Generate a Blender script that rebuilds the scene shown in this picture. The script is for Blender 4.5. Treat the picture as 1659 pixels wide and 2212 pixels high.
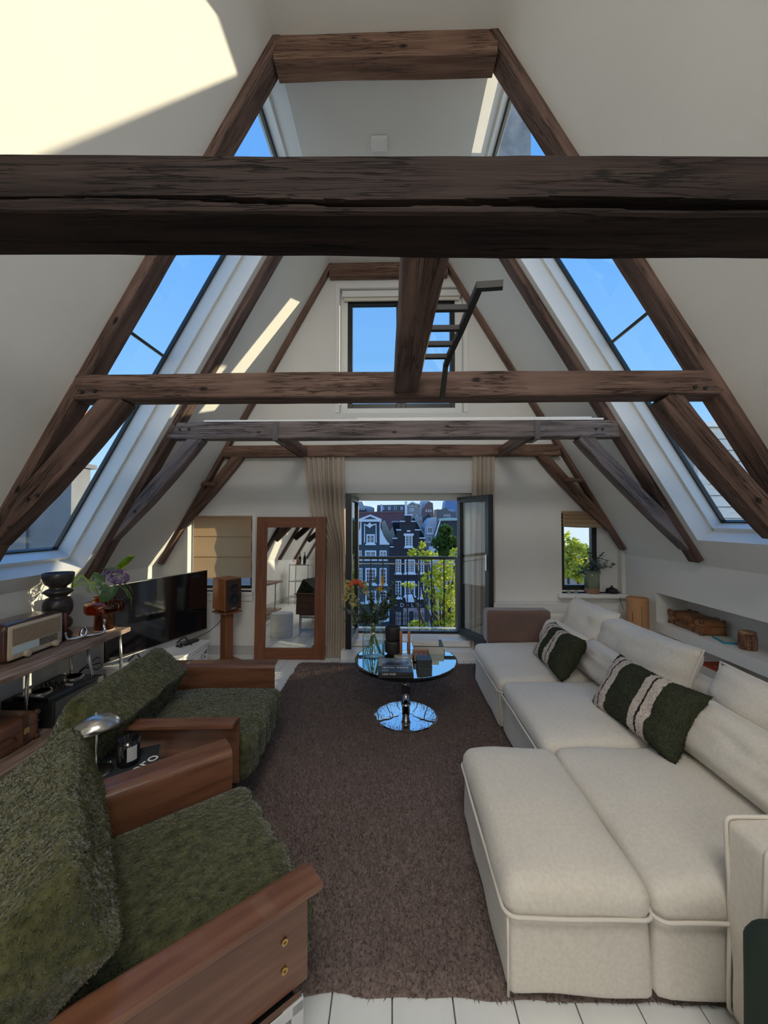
import bpy, bmesh, math, random
import numpy as np
from mathutils import Vector, Matrix, noise
for o in list(bpy.data.objects): bpy.data.objects.remove(o)
S = bpy.context.scene; C = S.collection
PI = math.pi; R = math.radians
random.seed(4); RNG = np.random.default_rng(4)

# ------------------------------------------------------------------ camera, sky, sun, fill lights, exposure
FPX = 831.0; EYE = Vector((0, 0, 1.5))
YAW = math.atan(18.5/FPX); PITCH = math.atan(19/FPX)
cam = bpy.data.cameras.new('camera'); cam_o = bpy.data.objects.new('camera', cam); C.objects.link(cam_o)
cam.sensor_fit = 'VERTICAL'; cam.sensor_height = 36; cam.lens = FPX/2212*36; cam.clip_start = .02; cam.clip_end = 600
cam_o.location = EYE; cam_o.rotation_euler = (PI/2+PITCH, 0, YAW); S.camera = cam_o
S.view_settings.view_transform = 'Standard'; S.view_settings.look = 'None'
S.view_settings.exposure = .12; S.view_settings.gamma = 1; S.view_settings.use_curve_mapping = False
SUN_DIR = Vector((1, .55, .21)).normalized()
w = bpy.data.worlds.new('sky'); S.world = w; w.use_nodes = True; nt = w.node_tree
bg = nt.nodes['Background']; tc = nt.nodes.new('ShaderNodeTexCoord'); sx = nt.nodes.new('ShaderNodeSeparateXYZ')
rp = nt.nodes.new('ShaderNodeValToRGB')
nt.links.new(tc.outputs['Generated'], sx.inputs[0]); nt.links.new(sx.outputs['Z'], rp.inputs[0]); nt.links.new(rp.outputs[0], bg.inputs[0])
el = rp.color_ramp.elements
el[0].position = 0; el[0].color = (.72, .86, .98, 1)
el[1].position = 1; el[1].color = (.10, .33, .84, 1)
for p, c in ((.06, (.50, .74, .98, 1)), (.25, (.24, .54, .98, 1)), (.6, (.135, .40, .93, 1))):
    e = el.new(p); e.color = c
bg.inputs[1].default_value = 1.05
sun = bpy.data.lights.new('sun', 'SUN'); sun.energy = 5.6; sun.angle = R(.8); sun.color = (1, .86, .60)
so = bpy.data.objects.new('sun', sun); C.objects.link(so); so.rotation_euler = SUN_DIR.to_track_quat('Z', 'Y').to_euler()
def area(name, loc, target, sx_, sy_, e, col):
    l = bpy.data.lights.new(name, 'AREA'); l.shape = 'RECTANGLE'; l.size = sx_; l.size_y = sy_; l.energy = e; l.color = col
    o = bpy.data.objects.new(name, l); C.objects.link(o); o.location = loc
    o.rotation_euler = (Vector(loc)-Vector(target)).to_track_quat('Z', 'Y').to_euler(); return o
# unseen fill lights added behind the camera to brighten the room
area('rear_top_fill', (0, -.55, 4.3), (0, .55, 0), 1.1, 1.6, 84, (1, .975, .93))
area('rear_wide_fill', (0.2, -3.0, 3.1), (0, 3.5, 2.6), 2.4, 1.0, 52, (1, .97, .92))
area('rear_low_fill', (-1.2, -4.4, 1.8), (.6, 2.0, .8), 1.4, 1.4, 12, (.9, .95, 1))

# ------------------------------------------------------------------ helpers
def ray(px, py):
    fw = Vector((-math.sin(YAW)*math.cos(PITCH), math.cos(YAW)*math.cos(PITCH), math.sin(PITCH)))
    rt = Vector((math.cos(YAW), math.sin(YAW), 0)); up = rt.cross(fw)
    return rt*((px-829.5)/FPX)+fw+up*((1106-py)/FPX)
def at(px, py, Y):
    d = ray(px, py); return EYE+d*(Y/d.y)
def atz(px, py, z):
    d = ray(px, py); return EYE+d*((z-EYE.z)/d.z)
def atx(px, py, X):
    d = ray(px, py); return EYE+d*(X/d.x)

MATS = {}
def mat(name, col, rough=.6, metal=0, col2=None, nscale=6, stretch=(1, 1, 1), bump=0, bscale=60, bdist=.01, detail=4, ramp=(.35, .65), spec=None, trans=0, sheen=0, bstretch=None, coat=0):
    if name in MATS: return MATS[name]
    m = bpy.data.materials.new(name); m.use_nodes = True; t = m.node_tree; n = t.nodes; L = t.links
    b = n['Principled BSDF']; b.inputs['Base Color'].default_value = (*col, 1); b.inputs['Roughness'].default_value = rough
    b.inputs['Metallic'].default_value = metal
    if spec is not None: b.inputs['Specular IOR Level'].default_value = spec
    if sheen: b.inputs['Sheen Weight'].default_value = sheen
    if coat: b.inputs['Coat Weight'].default_value = coat
    tcn = n.new('ShaderNodeTexCoord')
    if col2:
        mp = n.new('ShaderNodeMapping'); mp.inputs['Scale'].default_value = stretch; L.new(tcn.outputs['Object'], mp.inputs[0])
        no = n.new('ShaderNodeTexNoise'); no.inputs['Scale'].default_value = nscale; no.inputs['Detail'].default_value = detail
        L.new(mp.outputs[0], no.inputs['Vector'])
        r = n.new('ShaderNodeValToRGB'); r.color_ramp.elements[0].position = ramp[0]; r.color_ramp.elements[1].position = ramp[1]
        r.color_ramp.elements[0].color = (*col, 1); r.color_ramp.elements[1].color = (*col2, 1)
        L.new(no.outputs[0], r.inputs[0]); L.new(r.outputs[0], b.inputs['Base Color'])
    if bump:
        mp2 = n.new('ShaderNodeMapping'); mp2.inputs['Scale'].default_value = bstretch or stretch; L.new(tcn.outputs['Object'], mp2.inputs[0])
        nb = n.new('ShaderNodeTexNoise'); nb.inputs['Scale'].default_value = bscale; nb.inputs['Detail'].default_value = 3
        L.new(mp2.outputs[0], nb.inputs['Vector'])
        bp = n.new('ShaderNodeBump'); bp.inputs['Strength'].default_value = bump; bp.inputs['Distance'].default_value = bdist
        L.new(nb.outputs[0], bp.inputs['Height']); L.new(bp.outputs[0], b.inputs['Normal'])
    if trans:
        tr = n.new('ShaderNodeBsdfTranslucent'); tr.inputs[0].default_value = (*[min(1, c*1.25) for c in col], 1)
        mx = n.new('ShaderNodeMixShader'); mx.inputs[0].default_value = trans
        L.new(b.outputs[0], mx.inputs[1]); L.new(tr.outputs[0], mx.inputs[2]); L.new(mx.outputs[0], n['Material Output'].inputs[0])
    MATS[name] = m; return m
def glass(name, tint=(1, 1, 1), refl=1.45, rough=0.0, mixmin=0.0):
    if name in MATS: return MATS[name]
    m = bpy.data.materials.new(name); m.use_nodes = True; t = m.node_tree; n = t.nodes; L = t.links
    n.remove(n['Principled BSDF'])
    tr = n.new('ShaderNodeBsdfTransparent'); tr.inputs[0].default_value = (*tint, 1)
    gl = n.new('ShaderNodeBsdfGlossy'); gl.inputs['Roughness'].default_value = rough
    lw = n.new('ShaderNodeLayerWeight'); lw.inputs[0].default_value = .5     # Schlick reflectance of a thin sheet
    pw = n.new('ShaderNodeMath'); pw.operation = 'POWER'; pw.inputs[1].default_value = 5
    ma = n.new('ShaderNodeMath'); ma.operation = 'MULTIPLY_ADD'; ma.inputs[1].default_value = .9; ma.inputs[2].default_value = ((refl-1)/(refl+1))**2*1.6
    L.new(lw.outputs['Facing'], pw.inputs[0]); L.new(pw.outputs[0], ma.inputs[0])
    mx = n.new('ShaderNodeMixShader'); L.new(ma.outputs[0], mx.inputs[0]); L.new(tr.outputs[0], mx.inputs[1]); L.new(gl.outputs[0], mx.inputs[2])
    L.new(mx.outputs[0], n['Material Output'].inputs[0]); MATS[name] = m; return m

class MB:
    def __init__(s): s.v = []; s.f = []
    def add(s, vs, fs):
        k = len(s.v); s.v += [tuple(v) for v in vs]; s.f += [tuple(i+k for i in f) for f in fs]; return s
    def box(s, x0, x1, y0, y1, z0, z1, M=None):
        vs = [Vector((x, y, z)) for z in (z0, z1) for y in (y0, y1) for x in (x0, x1)]
        if M: vs = [M @ v for v in vs]
        return s.add(vs, [(0, 2, 3, 1), (4, 5, 7, 6), (0, 1, 5, 4), (2, 6, 7, 3), (0, 4, 6, 2), (1, 3, 7, 5)])
    def ring(s, x0, x1, y0, y1, z0, z1, f, ft=None, fb=None):
        """rectangular frame without overlapping corners"""
        ft = f if ft is None else ft; fb = f if fb is None else fb
        s.box(x0, x0+f, y0, y1, z0, z1).box(x1-f, x1, y0, y1, z0, z1)
        if ft: s.box(x0+f, x1-f, y0, y1, z1-ft, z1)
        if fb: s.box(x0+f, x1-f, y0, y1, z0, z0+fb)
        return s
    def prism(s, pts, a, b, axis='y'):
        n = len(pts)
        def mk(p, q):
            return (p[0], q, p[1]) if axis == 'y' else ((q, p[0], p[1]) if axis == 'x' else (p[0], p[1], q))
        vs = [mk(p, a) for p in pts]+[mk(p, b) for p in pts]
        return s.add(vs, [tuple(range(n))[::-1], tuple(range(n, 2*n))]+[(i, (i+1) % n, n+(i+1) % n, n+i) for i in range(n)])
    def tube(s, path, r, n=8, caps=True):
        path = [Vector(p) for p in path]; rs = r if isinstance(r, (list, tuple)) else [r]*len(path)
        k = len(s.v); prev = None
        for i, p in enumerate(path):
            d = (path[min(i+1, len(path)-1)]-path[max(i-1, 0)]).normalized()
            if prev is None:
                a = Vector((0, 0, 1)) if abs(d.z) < .9 else Vector((1, 0, 0)); u = d.cross(a).normalized()
            else:
                u = (prev-d*prev.dot(d)).normalized()
            prev = u; v = d.cross(u)
            for j in range(n):
                t = 2*PI*j/n; s.v.append(tuple(p+(u*math.cos(t)+v*math.sin(t))*rs[i]))
        m = len(path)
        for i in range(m-1):
            for j in range(n):
                s.f.append((k+i*n+j, k+i*n+(j+1) % n, k+(i+1)*n+(j+1) % n, k+(i+1)*n+j))
        if caps:
            s.f.append(tuple(k+j for j in range(n))[::-1]); s.f.append(tuple(k+(m-1)*n+j for j in range(n)))
        return s
    def lathe(s, prof, n=24, c=(0, 0, 0)):
        k = len(s.v)
        for r, z in prof:
            for j in range(n):
                t = 2*PI*j/n; s.v.append((c[0]+r*math.cos(t), c[1]+r*math.sin(t), c[2]+z))
        for i in range(len(prof)-1):
            for j in range(n):
                s.f.append((k+i*n+j, k+i*n+(j+1) % n, k+(i+1)*n+(j+1) % n, k+(i+1)*n+j))
        if prof[0][0] > 1e-4: s.f.append(tuple(k+j for j in range(n))[::-1])
        if prof[-1][0] > 1e-4: s.f.append(tuple(k+(len(prof)-1)*n+j for j in range(n)))
        return s
    def sphere(s, c, r, n=10, sc=(1, 1, 1)):
        prof = [(max(1e-5, math.sin(PI*i/n)), -math.cos(PI*i/n)) for i in range(n+1)]
        k = len(s.v); s.lathe(prof, n+2)
        for i in range(k, len(s.v)):
            v = s.v[i]; s.v[i] = (c[0]+v[0]*r*sc[0], c[1]+v[1]*r*sc[1], c[2]+v[2]*r*sc[2])
        return s
    def xf(s, M):
        s.v = [tuple(M @ Vector(v)) for v in s.v]; return s
    def mesh(s, name, m=None, smooth=False):
        me = bpy.data.meshes.new(name); me.from_pydata(s.v, [], s.f); me.validate()
        if m: me.materials.append(m)
        if smooth:
            me.polygons.foreach_set('use_smooth', [True]*len(me.polygons))
        me.update(); return me
    def build(s, name, m, parent=None, smooth=False, bevel=0, seg=2, loc=None, rot=None, sub=0):
        o = bpy.data.objects.new(name, s.mesh(name, m, smooth)); C.objects.link(o)
        if parent: o.parent = parent
        if loc is not None: o.location = loc
        if rot is not None: o.rotation_euler = rot
        if bevel:
            md = o.modifiers.new('bevel', 'BEVEL'); md.width = bevel; md.segments = seg; md.limit_method = 'ANGLE'; md.angle_limit = R(35)
        if sub:
            md = o.modifiers.new('sub', 'SUBSURF'); md.levels = sub; md.render_levels = sub
        if smooth == 'auto' or (smooth and bevel): pass
        return o
def tag(o, label=None, cat=None, group=None, kind=None):
    if label: o['label'] = label
    if cat: o['category'] = cat
    if group: o['group'] = group
    if kind: o['kind'] = kind
    return o
def thing(name, label, cat, loc=(0, 0, 0), rz=0, group=None):
    o = bpy.data.objects.new(name, None); C.objects.link(o); o.location = loc; o.rotation_euler = (0, 0, rz)
    o.empty_display_size = .05
    return tag(o, label, cat, group)
def struct(name, mb, m, parent=None, **k):
    o = mb.build(name, m, parent, **k)
    if not parent: o['kind'] = 'structure'
    return o
def put(name, mesh, parent=None, loc=(0, 0, 0), rot=(0, 0, 0)):
    o = bpy.data.objects.new(name, mesh); C.objects.link(o); o.parent = parent; o.location = loc; o.rotation_euler = rot; return o
def dup(root, loc, rz=0, label=None):
    r = root.copy(); C.objects.link(r); r.location = loc; r.rotation_euler = (0, 0, rz)
    if label: r['label'] = label
    for ch in list(root.children):
        c = ch.copy(); C.objects.link(c); c.parent = r
        for g in list(ch.children):
            d = g.copy(); C.objects.link(d); d.parent = c
    return r
def softbox(w_, d_, h_, r, n=14, crown=0, nz=.0, nsc=4, seed=0, mb=None, c=(0, 0, 0), sag=None):
    """rounded box w x d x h centred on c, with crowned top and soft unevenness"""
    mb = mb or MB(); bm = bmesh.new(); bmesh.ops.create_cube(bm, size=2)
    bmesh.ops.subdivide_edges(bm, edges=bm.edges[:], cuts=n, use_grid_fill=True)
    hw, hd, hh = w_/2, d_/2, h_/2; r = min(r, hw, hd, hh)
    for v in bm.verts:
        p = v.co
        # concentrate vertices toward the edges
        q = Vector([math.copysign(abs(a)**.8, a) for a in p]); q = Vector((q.x*hw, q.y*hd, q.z*hh))
        cl = Vector((max(-hw+r, min(hw-r, q.x)), max(-hd+r, min(hd-r, q.y)), max(-hh+r, min(hh-r, q.z))))
        d = q-cl
        if d.length > 1e-6: q = cl+d.normalized()*r
        u, vv = q.x/hw, q.y/hd
        if crown:
            k = max(0, 1-u*u)**.6*max(0, 1-vv*vv)**.6
            q.z += crown*k*(1 if q.z > 0 else -.25)
        if nz:
            nn = noise.noise_vector(Vector((q.x*nsc+seed*7, q.y*nsc, q.z*nsc))); q += nn*nz
        if sag: q = sag(q, u, vv)
        v.co = q
    bm.verts.index_update()
    mb.add([v.co+Vector(c) for v in bm.verts], [[v.index for v in f.verts] for f in bm.faces]); bm.free(); return mb
def pillow(w_, h_, t, n=22, seed=0, pinch=.06, nz=.008, mb=None):
    """pillow in local XZ plane (x width, z height from 0..h), thickness along y"""
    mb = mb or MB(); k = len(mb.v); idx = {}
    vs = []; fs = []
    for side in (1, -1):
        for i in range(n+1):
            for j in range(n+1):
                if side == -1 and (i in (0, n) or j in (0, n)): idx[(side, i, j)] = idx[(1, i, j)]; continue
                u = -1+2*i/n; v = -1+2*j/n
                T = ((1-u**4)*(1-v**4)); T = max(0, T)**.55
                x = u*w_/2*(1-pinch*(1-v*v)*abs(u)**2); z = v*h_/2*(1-pinch*(1-u*u)*abs(v)**2)
                y = side*t/2*T
                nn = noise.noise(Vector((u*2.2+seed*3.7, v*2.2, side*5.))); n2 = noise.noise(Vector((u*6+seed*1.7, v*6, side*3.)))
                y += side*(nn*nz*1.6+n2*nz*.6)*min(1, T*1.5)
                idx[(side, i, j)] = len(vs); vs.append((x, y, z+h_/2))
        for i in range(n):
            for j in range(n):
                q = [idx[(side, i, j)], idx[(side, i+1, j)], idx[(side, i+1, j+1)], idx[(side, i, j+1)]]
                fs.append(tuple(q) if side == -1 else tuple(q[::-1]))
    mb.add(vs, fs)
    rim = [idx[(1, i, 0)] for i in range(n+1)]+[idx[(1, n, j)] for j in range(1, n+1)]+[idx[(1, i, n)] for i in range(n-1, -1, -1)]+[idx[(1, 0, j)] for j in range(n-1, 0, -1)]
    mb.rim = [vs[i] for i in rim]; return mb
def closed_tube(pts, r, n=6):
    mb = MB(); pts = [Vector(p) for p in pts]; return mb.tube(pts+[pts[0], pts[1]], r, n, caps=False)
def scatter_tris(meshes, count, length, width, droop=.3, rnd=.6):
    """short pile tufts standing on the faces of a mesh; returns an MB"""
    V = []; F = []
    for me, M in meshes:
        me.calc_loop_triangles()
        co = np.empty(len(me.vertices)*3, 'f'); me.vertices.foreach_get('co', co); co = co.reshape(-1, 3)
        tr = np.empty(len(me.loop_triangles)*3, 'i'); me.loop_triangles.foreach_get('vertices', tr); tr = tr.reshape(-1, 3)
        a, b, c = co[tr[:, 0]], co[tr[:, 1]], co[tr[:, 2]]; cr = np.cross(b-a, c-a); ar = np.linalg.norm(cr, axis=1)
        nn = cr/np.maximum(ar, 1e-9)[:, None]
        pick = RNG.choice(len(tr), count, p=ar/ar.sum()); r1 = np.sqrt(RNG.random(count)); r2 = RNG.random(count)
        p = a[pick]*(1-r1)[:, None]+b[pick]*(r1*(1-r2))[:, None]+c[pick]*(r1*r2)[:, None]; n = nn[pick]
        t = RNG.normal(size=(count, 3)); t -= n*(t*n).sum(1)[:, None]; t /= np.linalg.norm(t, axis=1)[:, None]
        lean = RNG.normal(size=(count, 3))*rnd; L_ = length*(.6+.8*RNG.random(count))
        d = n+lean; d[:, 2] -= droop; d /= np.linalg.norm(d, axis=1)[:, None]
        v = np.empty((count, 3, 3)); v[:, 0] = p-t*width-n*.001; v[:, 1] = p+t*width-n*.001; v[:, 2] = p+d*L_[:, None]
        V.append(v.reshape(-1, 3))
    V = np.concatenate(V); me = bpy.data.meshes.new('pile'); k = len(V)//3
    me.vertices.add(len(V)); me.vertices.foreach_set('co', V.astype('f').ravel())
    me.loops.add(len(V)); me.loops.foreach_set('vertex_index', np.arange(len(V), dtype='i'))
    me.polygons.add(k); me.polygons.foreach_set('loop_start', np.arange(0, len(V), 3, dtype='i')); me.polygons.foreach_set('loop_total', np.full(k, 3, 'i'))
    me.update(calc_edges=True); me.validate(); return me
def text_mesh(txt, size, m, ext=.0005, align='CENTER'):
    cu = bpy.data.curves.new('t', 'FONT'); cu.body = txt; cu.size = size; cu.extrude = ext; cu.align_x = align; cu.align_y = 'CENTER'
    o = bpy.data.objects.new('t', cu); C.objects.link(o); bpy.context.view_layer.update()
    me = bpy.data.meshes.new_from_object(o.evaluated_get(bpy.context.evaluated_depsgraph_get())); bpy.data.objects.remove(o)
    me.materials.clear(); me.materials.append(m); return me
def leaf(mb, p, d, L_, W, up=Vector((0, 0, 1)), curl=.25):
    d = Vector(d).normalized(); s = d.cross(up)
    if s.length < .01: s = Vector((1, 0, 0))
    s.normalize(); n = s.cross(d); p = Vector(p)
    a = p+d*L_*.35+s*W/2+n*curl*W; b = p+d*L_*.35-s*W/2+n*curl*W; m1 = p+d*L_*.35; e = p+d*L_-n*curl*L_*.4; m2 = p+d*L_*.7
    c = m2+s*W*.35+n*curl*W*.3; c2 = m2-s*W*.35+n*curl*W*.3
    mb.add([p, a, m1, b, c, m2, c2, e], [(0, 1, 2), (0, 2, 3), (1, 4, 5, 2), (2, 5, 6, 3), (4, 7, 5), (5, 7, 6)])

def weather(m, sx=.3, dens=.5, dark=.25, knots=True):
    """shakes, checks and knots along the grain of an old timber"""
    t = m.node_tree; n = t.nodes; L = t.links; b = n['Principled BSDF']; src = b.inputs['Base Color'].links[0].from_socket
    tc_ = n.new('ShaderNodeTexCoord'); masks = []
    for sc_, st, wd in ((7, (sx*.7, 5, 5), .016), (15, (sx*.5, 5, 5), .022)):
        mp = n.new('ShaderNodeMapping'); mp.inputs['Scale'].default_value = st; L.new(tc_.outputs['Object'], mp.inputs[0])
        no = n.new('ShaderNodeTexNoise'); no.inputs['Scale'].default_value = sc_; no.inputs['Detail'].default_value = 4; L.new(mp.outputs[0], no.inputs['Vector'])
        r = n.new('ShaderNodeValToRGB'); e = r.color_ramp.elements; e[0].position = .5-wd; e[0].color = (1, 1, 1, 1); e[1].position = .5+wd; e[1].color = (1, 1, 1, 1)
        k = e.new(.5); k.color = (dark, dark, dark, 1); L.new(no.outputs[0], r.inputs[0])
        n3 = n.new('ShaderNodeTexNoise'); n3.inputs['Scale'].default_value = 2.3; L.new(tc_.outputs['Object'], n3.inputs['Vector'])
        r3 = n.new('ShaderNodeValToRGB'); r3.color_ramp.elements[0].position = dens-.06; r3.color_ramp.elements[1].position = dens+.06; L.new(n3.outputs[0], r3.inputs[0])
        mx = n.new('ShaderNodeMixRGB'); mx.inputs[1].default_value = (1, 1, 1, 1); L.new(r3.outputs[0], mx.inputs[0]); L.new(r.outputs[0], mx.inputs[2]); masks.append(mx.outputs[0])
    if knots:
        mp = n.new('ShaderNodeMapping'); mp.inputs['Scale'].default_value = (.6, 1.2, 1.2); L.new(tc_.outputs['Object'], mp.inputs[0])
        vo = n.new('ShaderNodeTexVoronoi'); vo.inputs['Scale'].default_value = 5; L.new(mp.outputs[0], vo.inputs['Vector'])
        r = n.new('ShaderNodeValToRGB'); e = r.color_ramp.elements; e[0].position = .05; e[0].color = (.15, .15, .15, 1); e[1].position = .10; L.new(vo.outputs['Distance'], r.inputs[0]); masks.append(r.outputs[0])
    cur = src; hm = None
    for k in masks:
        mu = n.new('ShaderNodeMixRGB'); mu.blend_type = 'MULTIPLY'; mu.inputs[0].default_value = 1; L.new(cur, mu.inputs[1]); L.new(k, mu.inputs[2]); cur = mu.outputs[0]
        if hm is None: hm = k
        else:
            m2 = n.new('ShaderNodeMixRGB'); m2.blend_type = 'MULTIPLY'; m2.inputs[0].default_value = 1; L.new(hm, m2.inputs[1]); L.new(k, m2.inputs[2]); hm = m2.outputs[0]
    L.new(cur, b.inputs['Base Color'])
    bp = n.new('ShaderNodeBump'); bp.inputs['Strength'].default_value = .8; bp.inputs['Distance'].default_value = .006; L.new(hm, bp.inputs['Height'])
    old = b.inputs['Normal'].links[0].from_socket; L.new(old, bp.inputs['Normal']); L.new(bp.outputs[0], b.inputs['Normal'])

# ------------------------------------------------------------------ materials
plaster = mat('white_plaster', (.80, .785, .74), .75, bump=.12, bscale=24, bdist=.01, col2=(.76, .745, .70), nscale=1.3)
white = mat('white_paint', (.82, .81, .78), .4)
boardm = mat('painted_floor_white', (.80, .81, .79), .22, col2=(.74, .75, .73), nscale=3, stretch=(3, .4, 1))
skirt = mat('grey_skirting', (.50, .49, .47), .5)
timber = mat('old_timber', (.070, .042, .033), .7, spec=.25, col2=(.185, .118, .095), nscale=5, stretch=(.35, 4, 4), bump=.5, bscale=14, bdist=.008, detail=8, ramp=(.3, .72))
timber2 = mat('reddish_timber', (.115, .062, .043), .65, spec=.3, col2=(.26, .155, .11), nscale=5, stretch=(.35, 4, 4), bump=.4, bscale=14, bdist=.006, detail=8, ramp=(.3, .72))
greyt = mat('weathered_grey_timber', (.09, .068, .062), .8, col2=(.25, .20, .185), nscale=6, stretch=(.3, 5, 5), bump=.6, bscale=16, bdist=.008, detail=8, ramp=(.3, .7))
for m_ in (timber, timber2, greyt): weather(m_)
black = mat('black_frame', (.018, .022, .022), .35)
blackm = mat('black_matt', (.012, .012, .012), .6)
blackg = mat('black_gloss', (.008, .008, .009), .08)
chrome = mat('chrome', (.75, .75, .76), .06, 1)
steel = mat('brushed_steel', (.55, .54, .52), .28, 1, bump=.05, bscale=80)
brass = mat('brass', (.55, .38, .16), .35, 1)
mirrorm = mat('mirror_glass', (.80, .82, .82), .01, 1)
clear = glass('clear_glass'); winglass = glass('window_glass', (.97, .99, .98)); amber = glass('amber_glass', (.86, .46, .16), 1.5)
vaseglass = glass('vase_glass', (.93, .97, .96), 1.5); water = glass('vase_water', (.93, .97, .96), 1.2)
sofam = mat('cream_linen', (.69, .64, .56), .9, col2=(.63, .58, .505), nscale=80, bump=.25, bscale=220, bdist=.002, sheen=.2)
sofap = mat('cream_piping', (.68, .63, .555), .9)
green = mat('green_teddy', (.028, .030, .009), .95, col2=(.088, .090, .035), nscale=30, bump=.8, bscale=60, bdist=.012, ramp=(.3, .7), sheen=.3, spec=.1)
rugm = mat('brown_rug', (.13, .095, .085), .95, col2=(.235, .18, .16), nscale=110, ramp=(.3, .7), spec=.1)
ply = mat('walnut_ply', (.115, .044, .024), .33, col2=(.185, .080, .044), nscale=5, stretch=(.6, 7, 7), bump=.05, bscale=30, coat=.3)
oakred = mat('red_brown_wood', (.15, .048, .018), .45, col2=(.22, .078, .030), nscale=5, stretch=(6, 6, .6), detail=6)
cherry = mat('cherry_veneer', (.27, .085, .026), .3, col2=(.36, .125, .04), nscale=6, stretch=(6, 6, .7))
curtainm = mat('beige_linen', (.82, .74, .65), .9, col2=(.75, .67, .57), nscale=120, bump=.2, bscale=300, bdist=.001, trans=.45)
blindm = mat('woven_flax', (.66, .53, .38), .9, col2=(.50, .38, .25), nscale=60, stretch=(1, 1, 3), bump=.5, bscale=160, bdist=.002, trans=.62)
leather = mat('brown_leather', (.20, .075, .03), .4, col2=(.36, .16, .065), nscale=7, bump=.2, bscale=60)
leather2 = mat('dark_brown_leather', (.12, .045, .022), .4, col2=(.20, .085, .042), nscale=7, bump=.2, bscale=60)
wick = mat('dark_wicker', (.17, .075, .04), .6, col2=(.36, .19, .11), nscale=18, stretch=(1, 1, .5), ramp=(.4, .6))
# ------------------------------------------------------------------ room shell
ZC = 4.38; WF = 4.32; YB = -5.0
SL = {-1: dict(xc=.71, k=.566, xk=2.62, t=.252), 1: dict(xc=.62, k=.60, xk=2.57, t=.215)}
for sg, d in SL.items():
    d['zk'] = ZC-(d['xk']-d['xc'])/d['k']; d['c'] = 1/math.sqrt(1+d['k']**2); d['L'] = (ZC-d['zk'])/d['c']
def SP(sg, s, n, Y):
    """point on a roof slope: s metres up from the knee wall, n metres outward"""
    d = SL[sg]; c = d['c']; k = d['k']
    return Vector((sg*(d['xk']-s*c*k+n*c), Y, d['zk']+s*c+n*c*k))
# floor: boards running towards the gable
fl = struct('floor', MB().box(-2.95, 2.95, YB, WF+.3, -.12, -.022), mat('floor_gap', (.22, .21, .20), .8))
bw = .19; x = -2.62-.04; i = 0
bme = MB().box(0, bw-.004, YB, WF, -.022, 0).mesh('floorboard', boardm)
while x < 2.62:
    o = put('floorboard', bme, fl, (x, 0, 0)); md = o.modifiers.new('b', 'BEVEL'); md.width = .002; md.segments = 1
    x += bw
# knee walls
struct('wall_left', MB().box(-2.87, -2.62, YB, WF, 0, SL[-1]['zk']+.12), plaster)
kr = MB(); X0, X1 = 2.57, 2.87; zk = SL[1]['zk']
kr.box(X0, X1+.1, YB, 1.2, 0, zk+.12); kr.box(X0, X1+.1, 3.83, WF, 0, zk+.12); kr.box(X0, X1+.1, 1.2, 3.83, .80, zk+.12)
kr.box(X0, X1+.1, 1.2, 3.83, 0, .07); kr.box(X1, X1+.1, 1.2, 3.83, .07, .80)
struct('wall_right', kr, plaster)
struct('trim_1', MB().box(X0-.005, X1, 1.2, 3.83, .425, .523), white, bevel=.003)
# slopes with one tall skylight each
HY0, HY1 = 2.36, 3.14
HS = {-1: .118, 1: .25}
for sg, nm in ((-1, 'wall_left_slope'), (1, 'wall_right_slope')):
    d = SL[sg]; mb = MB(); t = d['t']; L = d['L']
    def slab(s0, s1, y0, y1, n0=0, n1=t, m=mb, sg=sg):
        vs = [SP(sg, s, n, y) for n in (n0, n1) for y in (y0, y1) for s in (s0, s1)]
        m.add(vs, [(0, 2, 3, 1), (4, 5, 7, 6), (0, 1, 5, 4), (2, 6, 7, 3), (0, 4, 6, 2), (1, 3, 7, 5)])
    d['slab'] = slab
    slab(-.05, L, YB, HY0); slab(-.05, L, HY1, WF+.05); slab(-.05, HS[sg], HY0, HY1)
    struct(nm, mb, plaster)
    # roofing above the reveal top
    n_ = 1 if sg == -1 else 2
    win = thing('window_%d' % n_, None, None, SP(sg, HS[sg], 0, HY0)); win['kind'] = 'structure'
    I = Matrix.Translation(-win.location)
    def wp(name, m, *boxes):
        q = MB()
        for b in boxes: slab(*b, m=q)
        return q.xf(I).build(name, m, win)
    S0, S1 = HS[sg], L; G = t
    wp('reveal_lining', white, (S0+.004, S1, HY1-.022, HY1-.002, .14, G), (S0+.004, S1, HY0+.002, HY0+.022, .14, G), (S0, S0+.03, HY0, HY1, .14, G), (S1-.02, S1, HY0, HY1, .16, G))
    wp('reveal_head', plaster, (S1, S1+.05, HY0-.1, HY1+.1, 0, G+.03))
    wp('window_frame', black, (S0, S1+.02, HY1-.04, HY1, G, G+.03), (S0, S1+.02, HY0, HY0+.04, G, G+.03), (S0, S0+.045, HY0, HY1, G, G+.03), (S1-.04, S1+.03, HY0, HY1, G, G+.03))
    bs = 1.97 if sg == -1 else 1.96
    wp('glazing_bar', black, (bs-.011, bs+.011, HY0+.04, HY1-.04, G-.01, G+.03))
    for a, b in ((S0+.035, bs-.011), (bs+.011, S1-.03)):
        q = MB(); vs = [SP(sg, s, G+.01, y) for y in (HY0+.04, HY1-.04) for s in (a, b)]; q.add(vs, [(0, 1, 3, 2)])
        q.xf(I).build('pane', winglass, win)
cl = MB().box(-SL[-1]['xc'], SL[1]['xc'], YB, WF+.05, ZC, ZC+.2)
struct('ceiling', cl, plaster)
struct('trim_2', MB().box(-SL[-1]['xc']-.30, -SL[-1]['xc']+.0, YB, WF+.05, ZC+.16, ZC+.2).box(SL[1]['xc']-.0, SL[1]['xc']+.25, YB, WF+.05, ZC+.14, ZC+.2), plaster)
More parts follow.
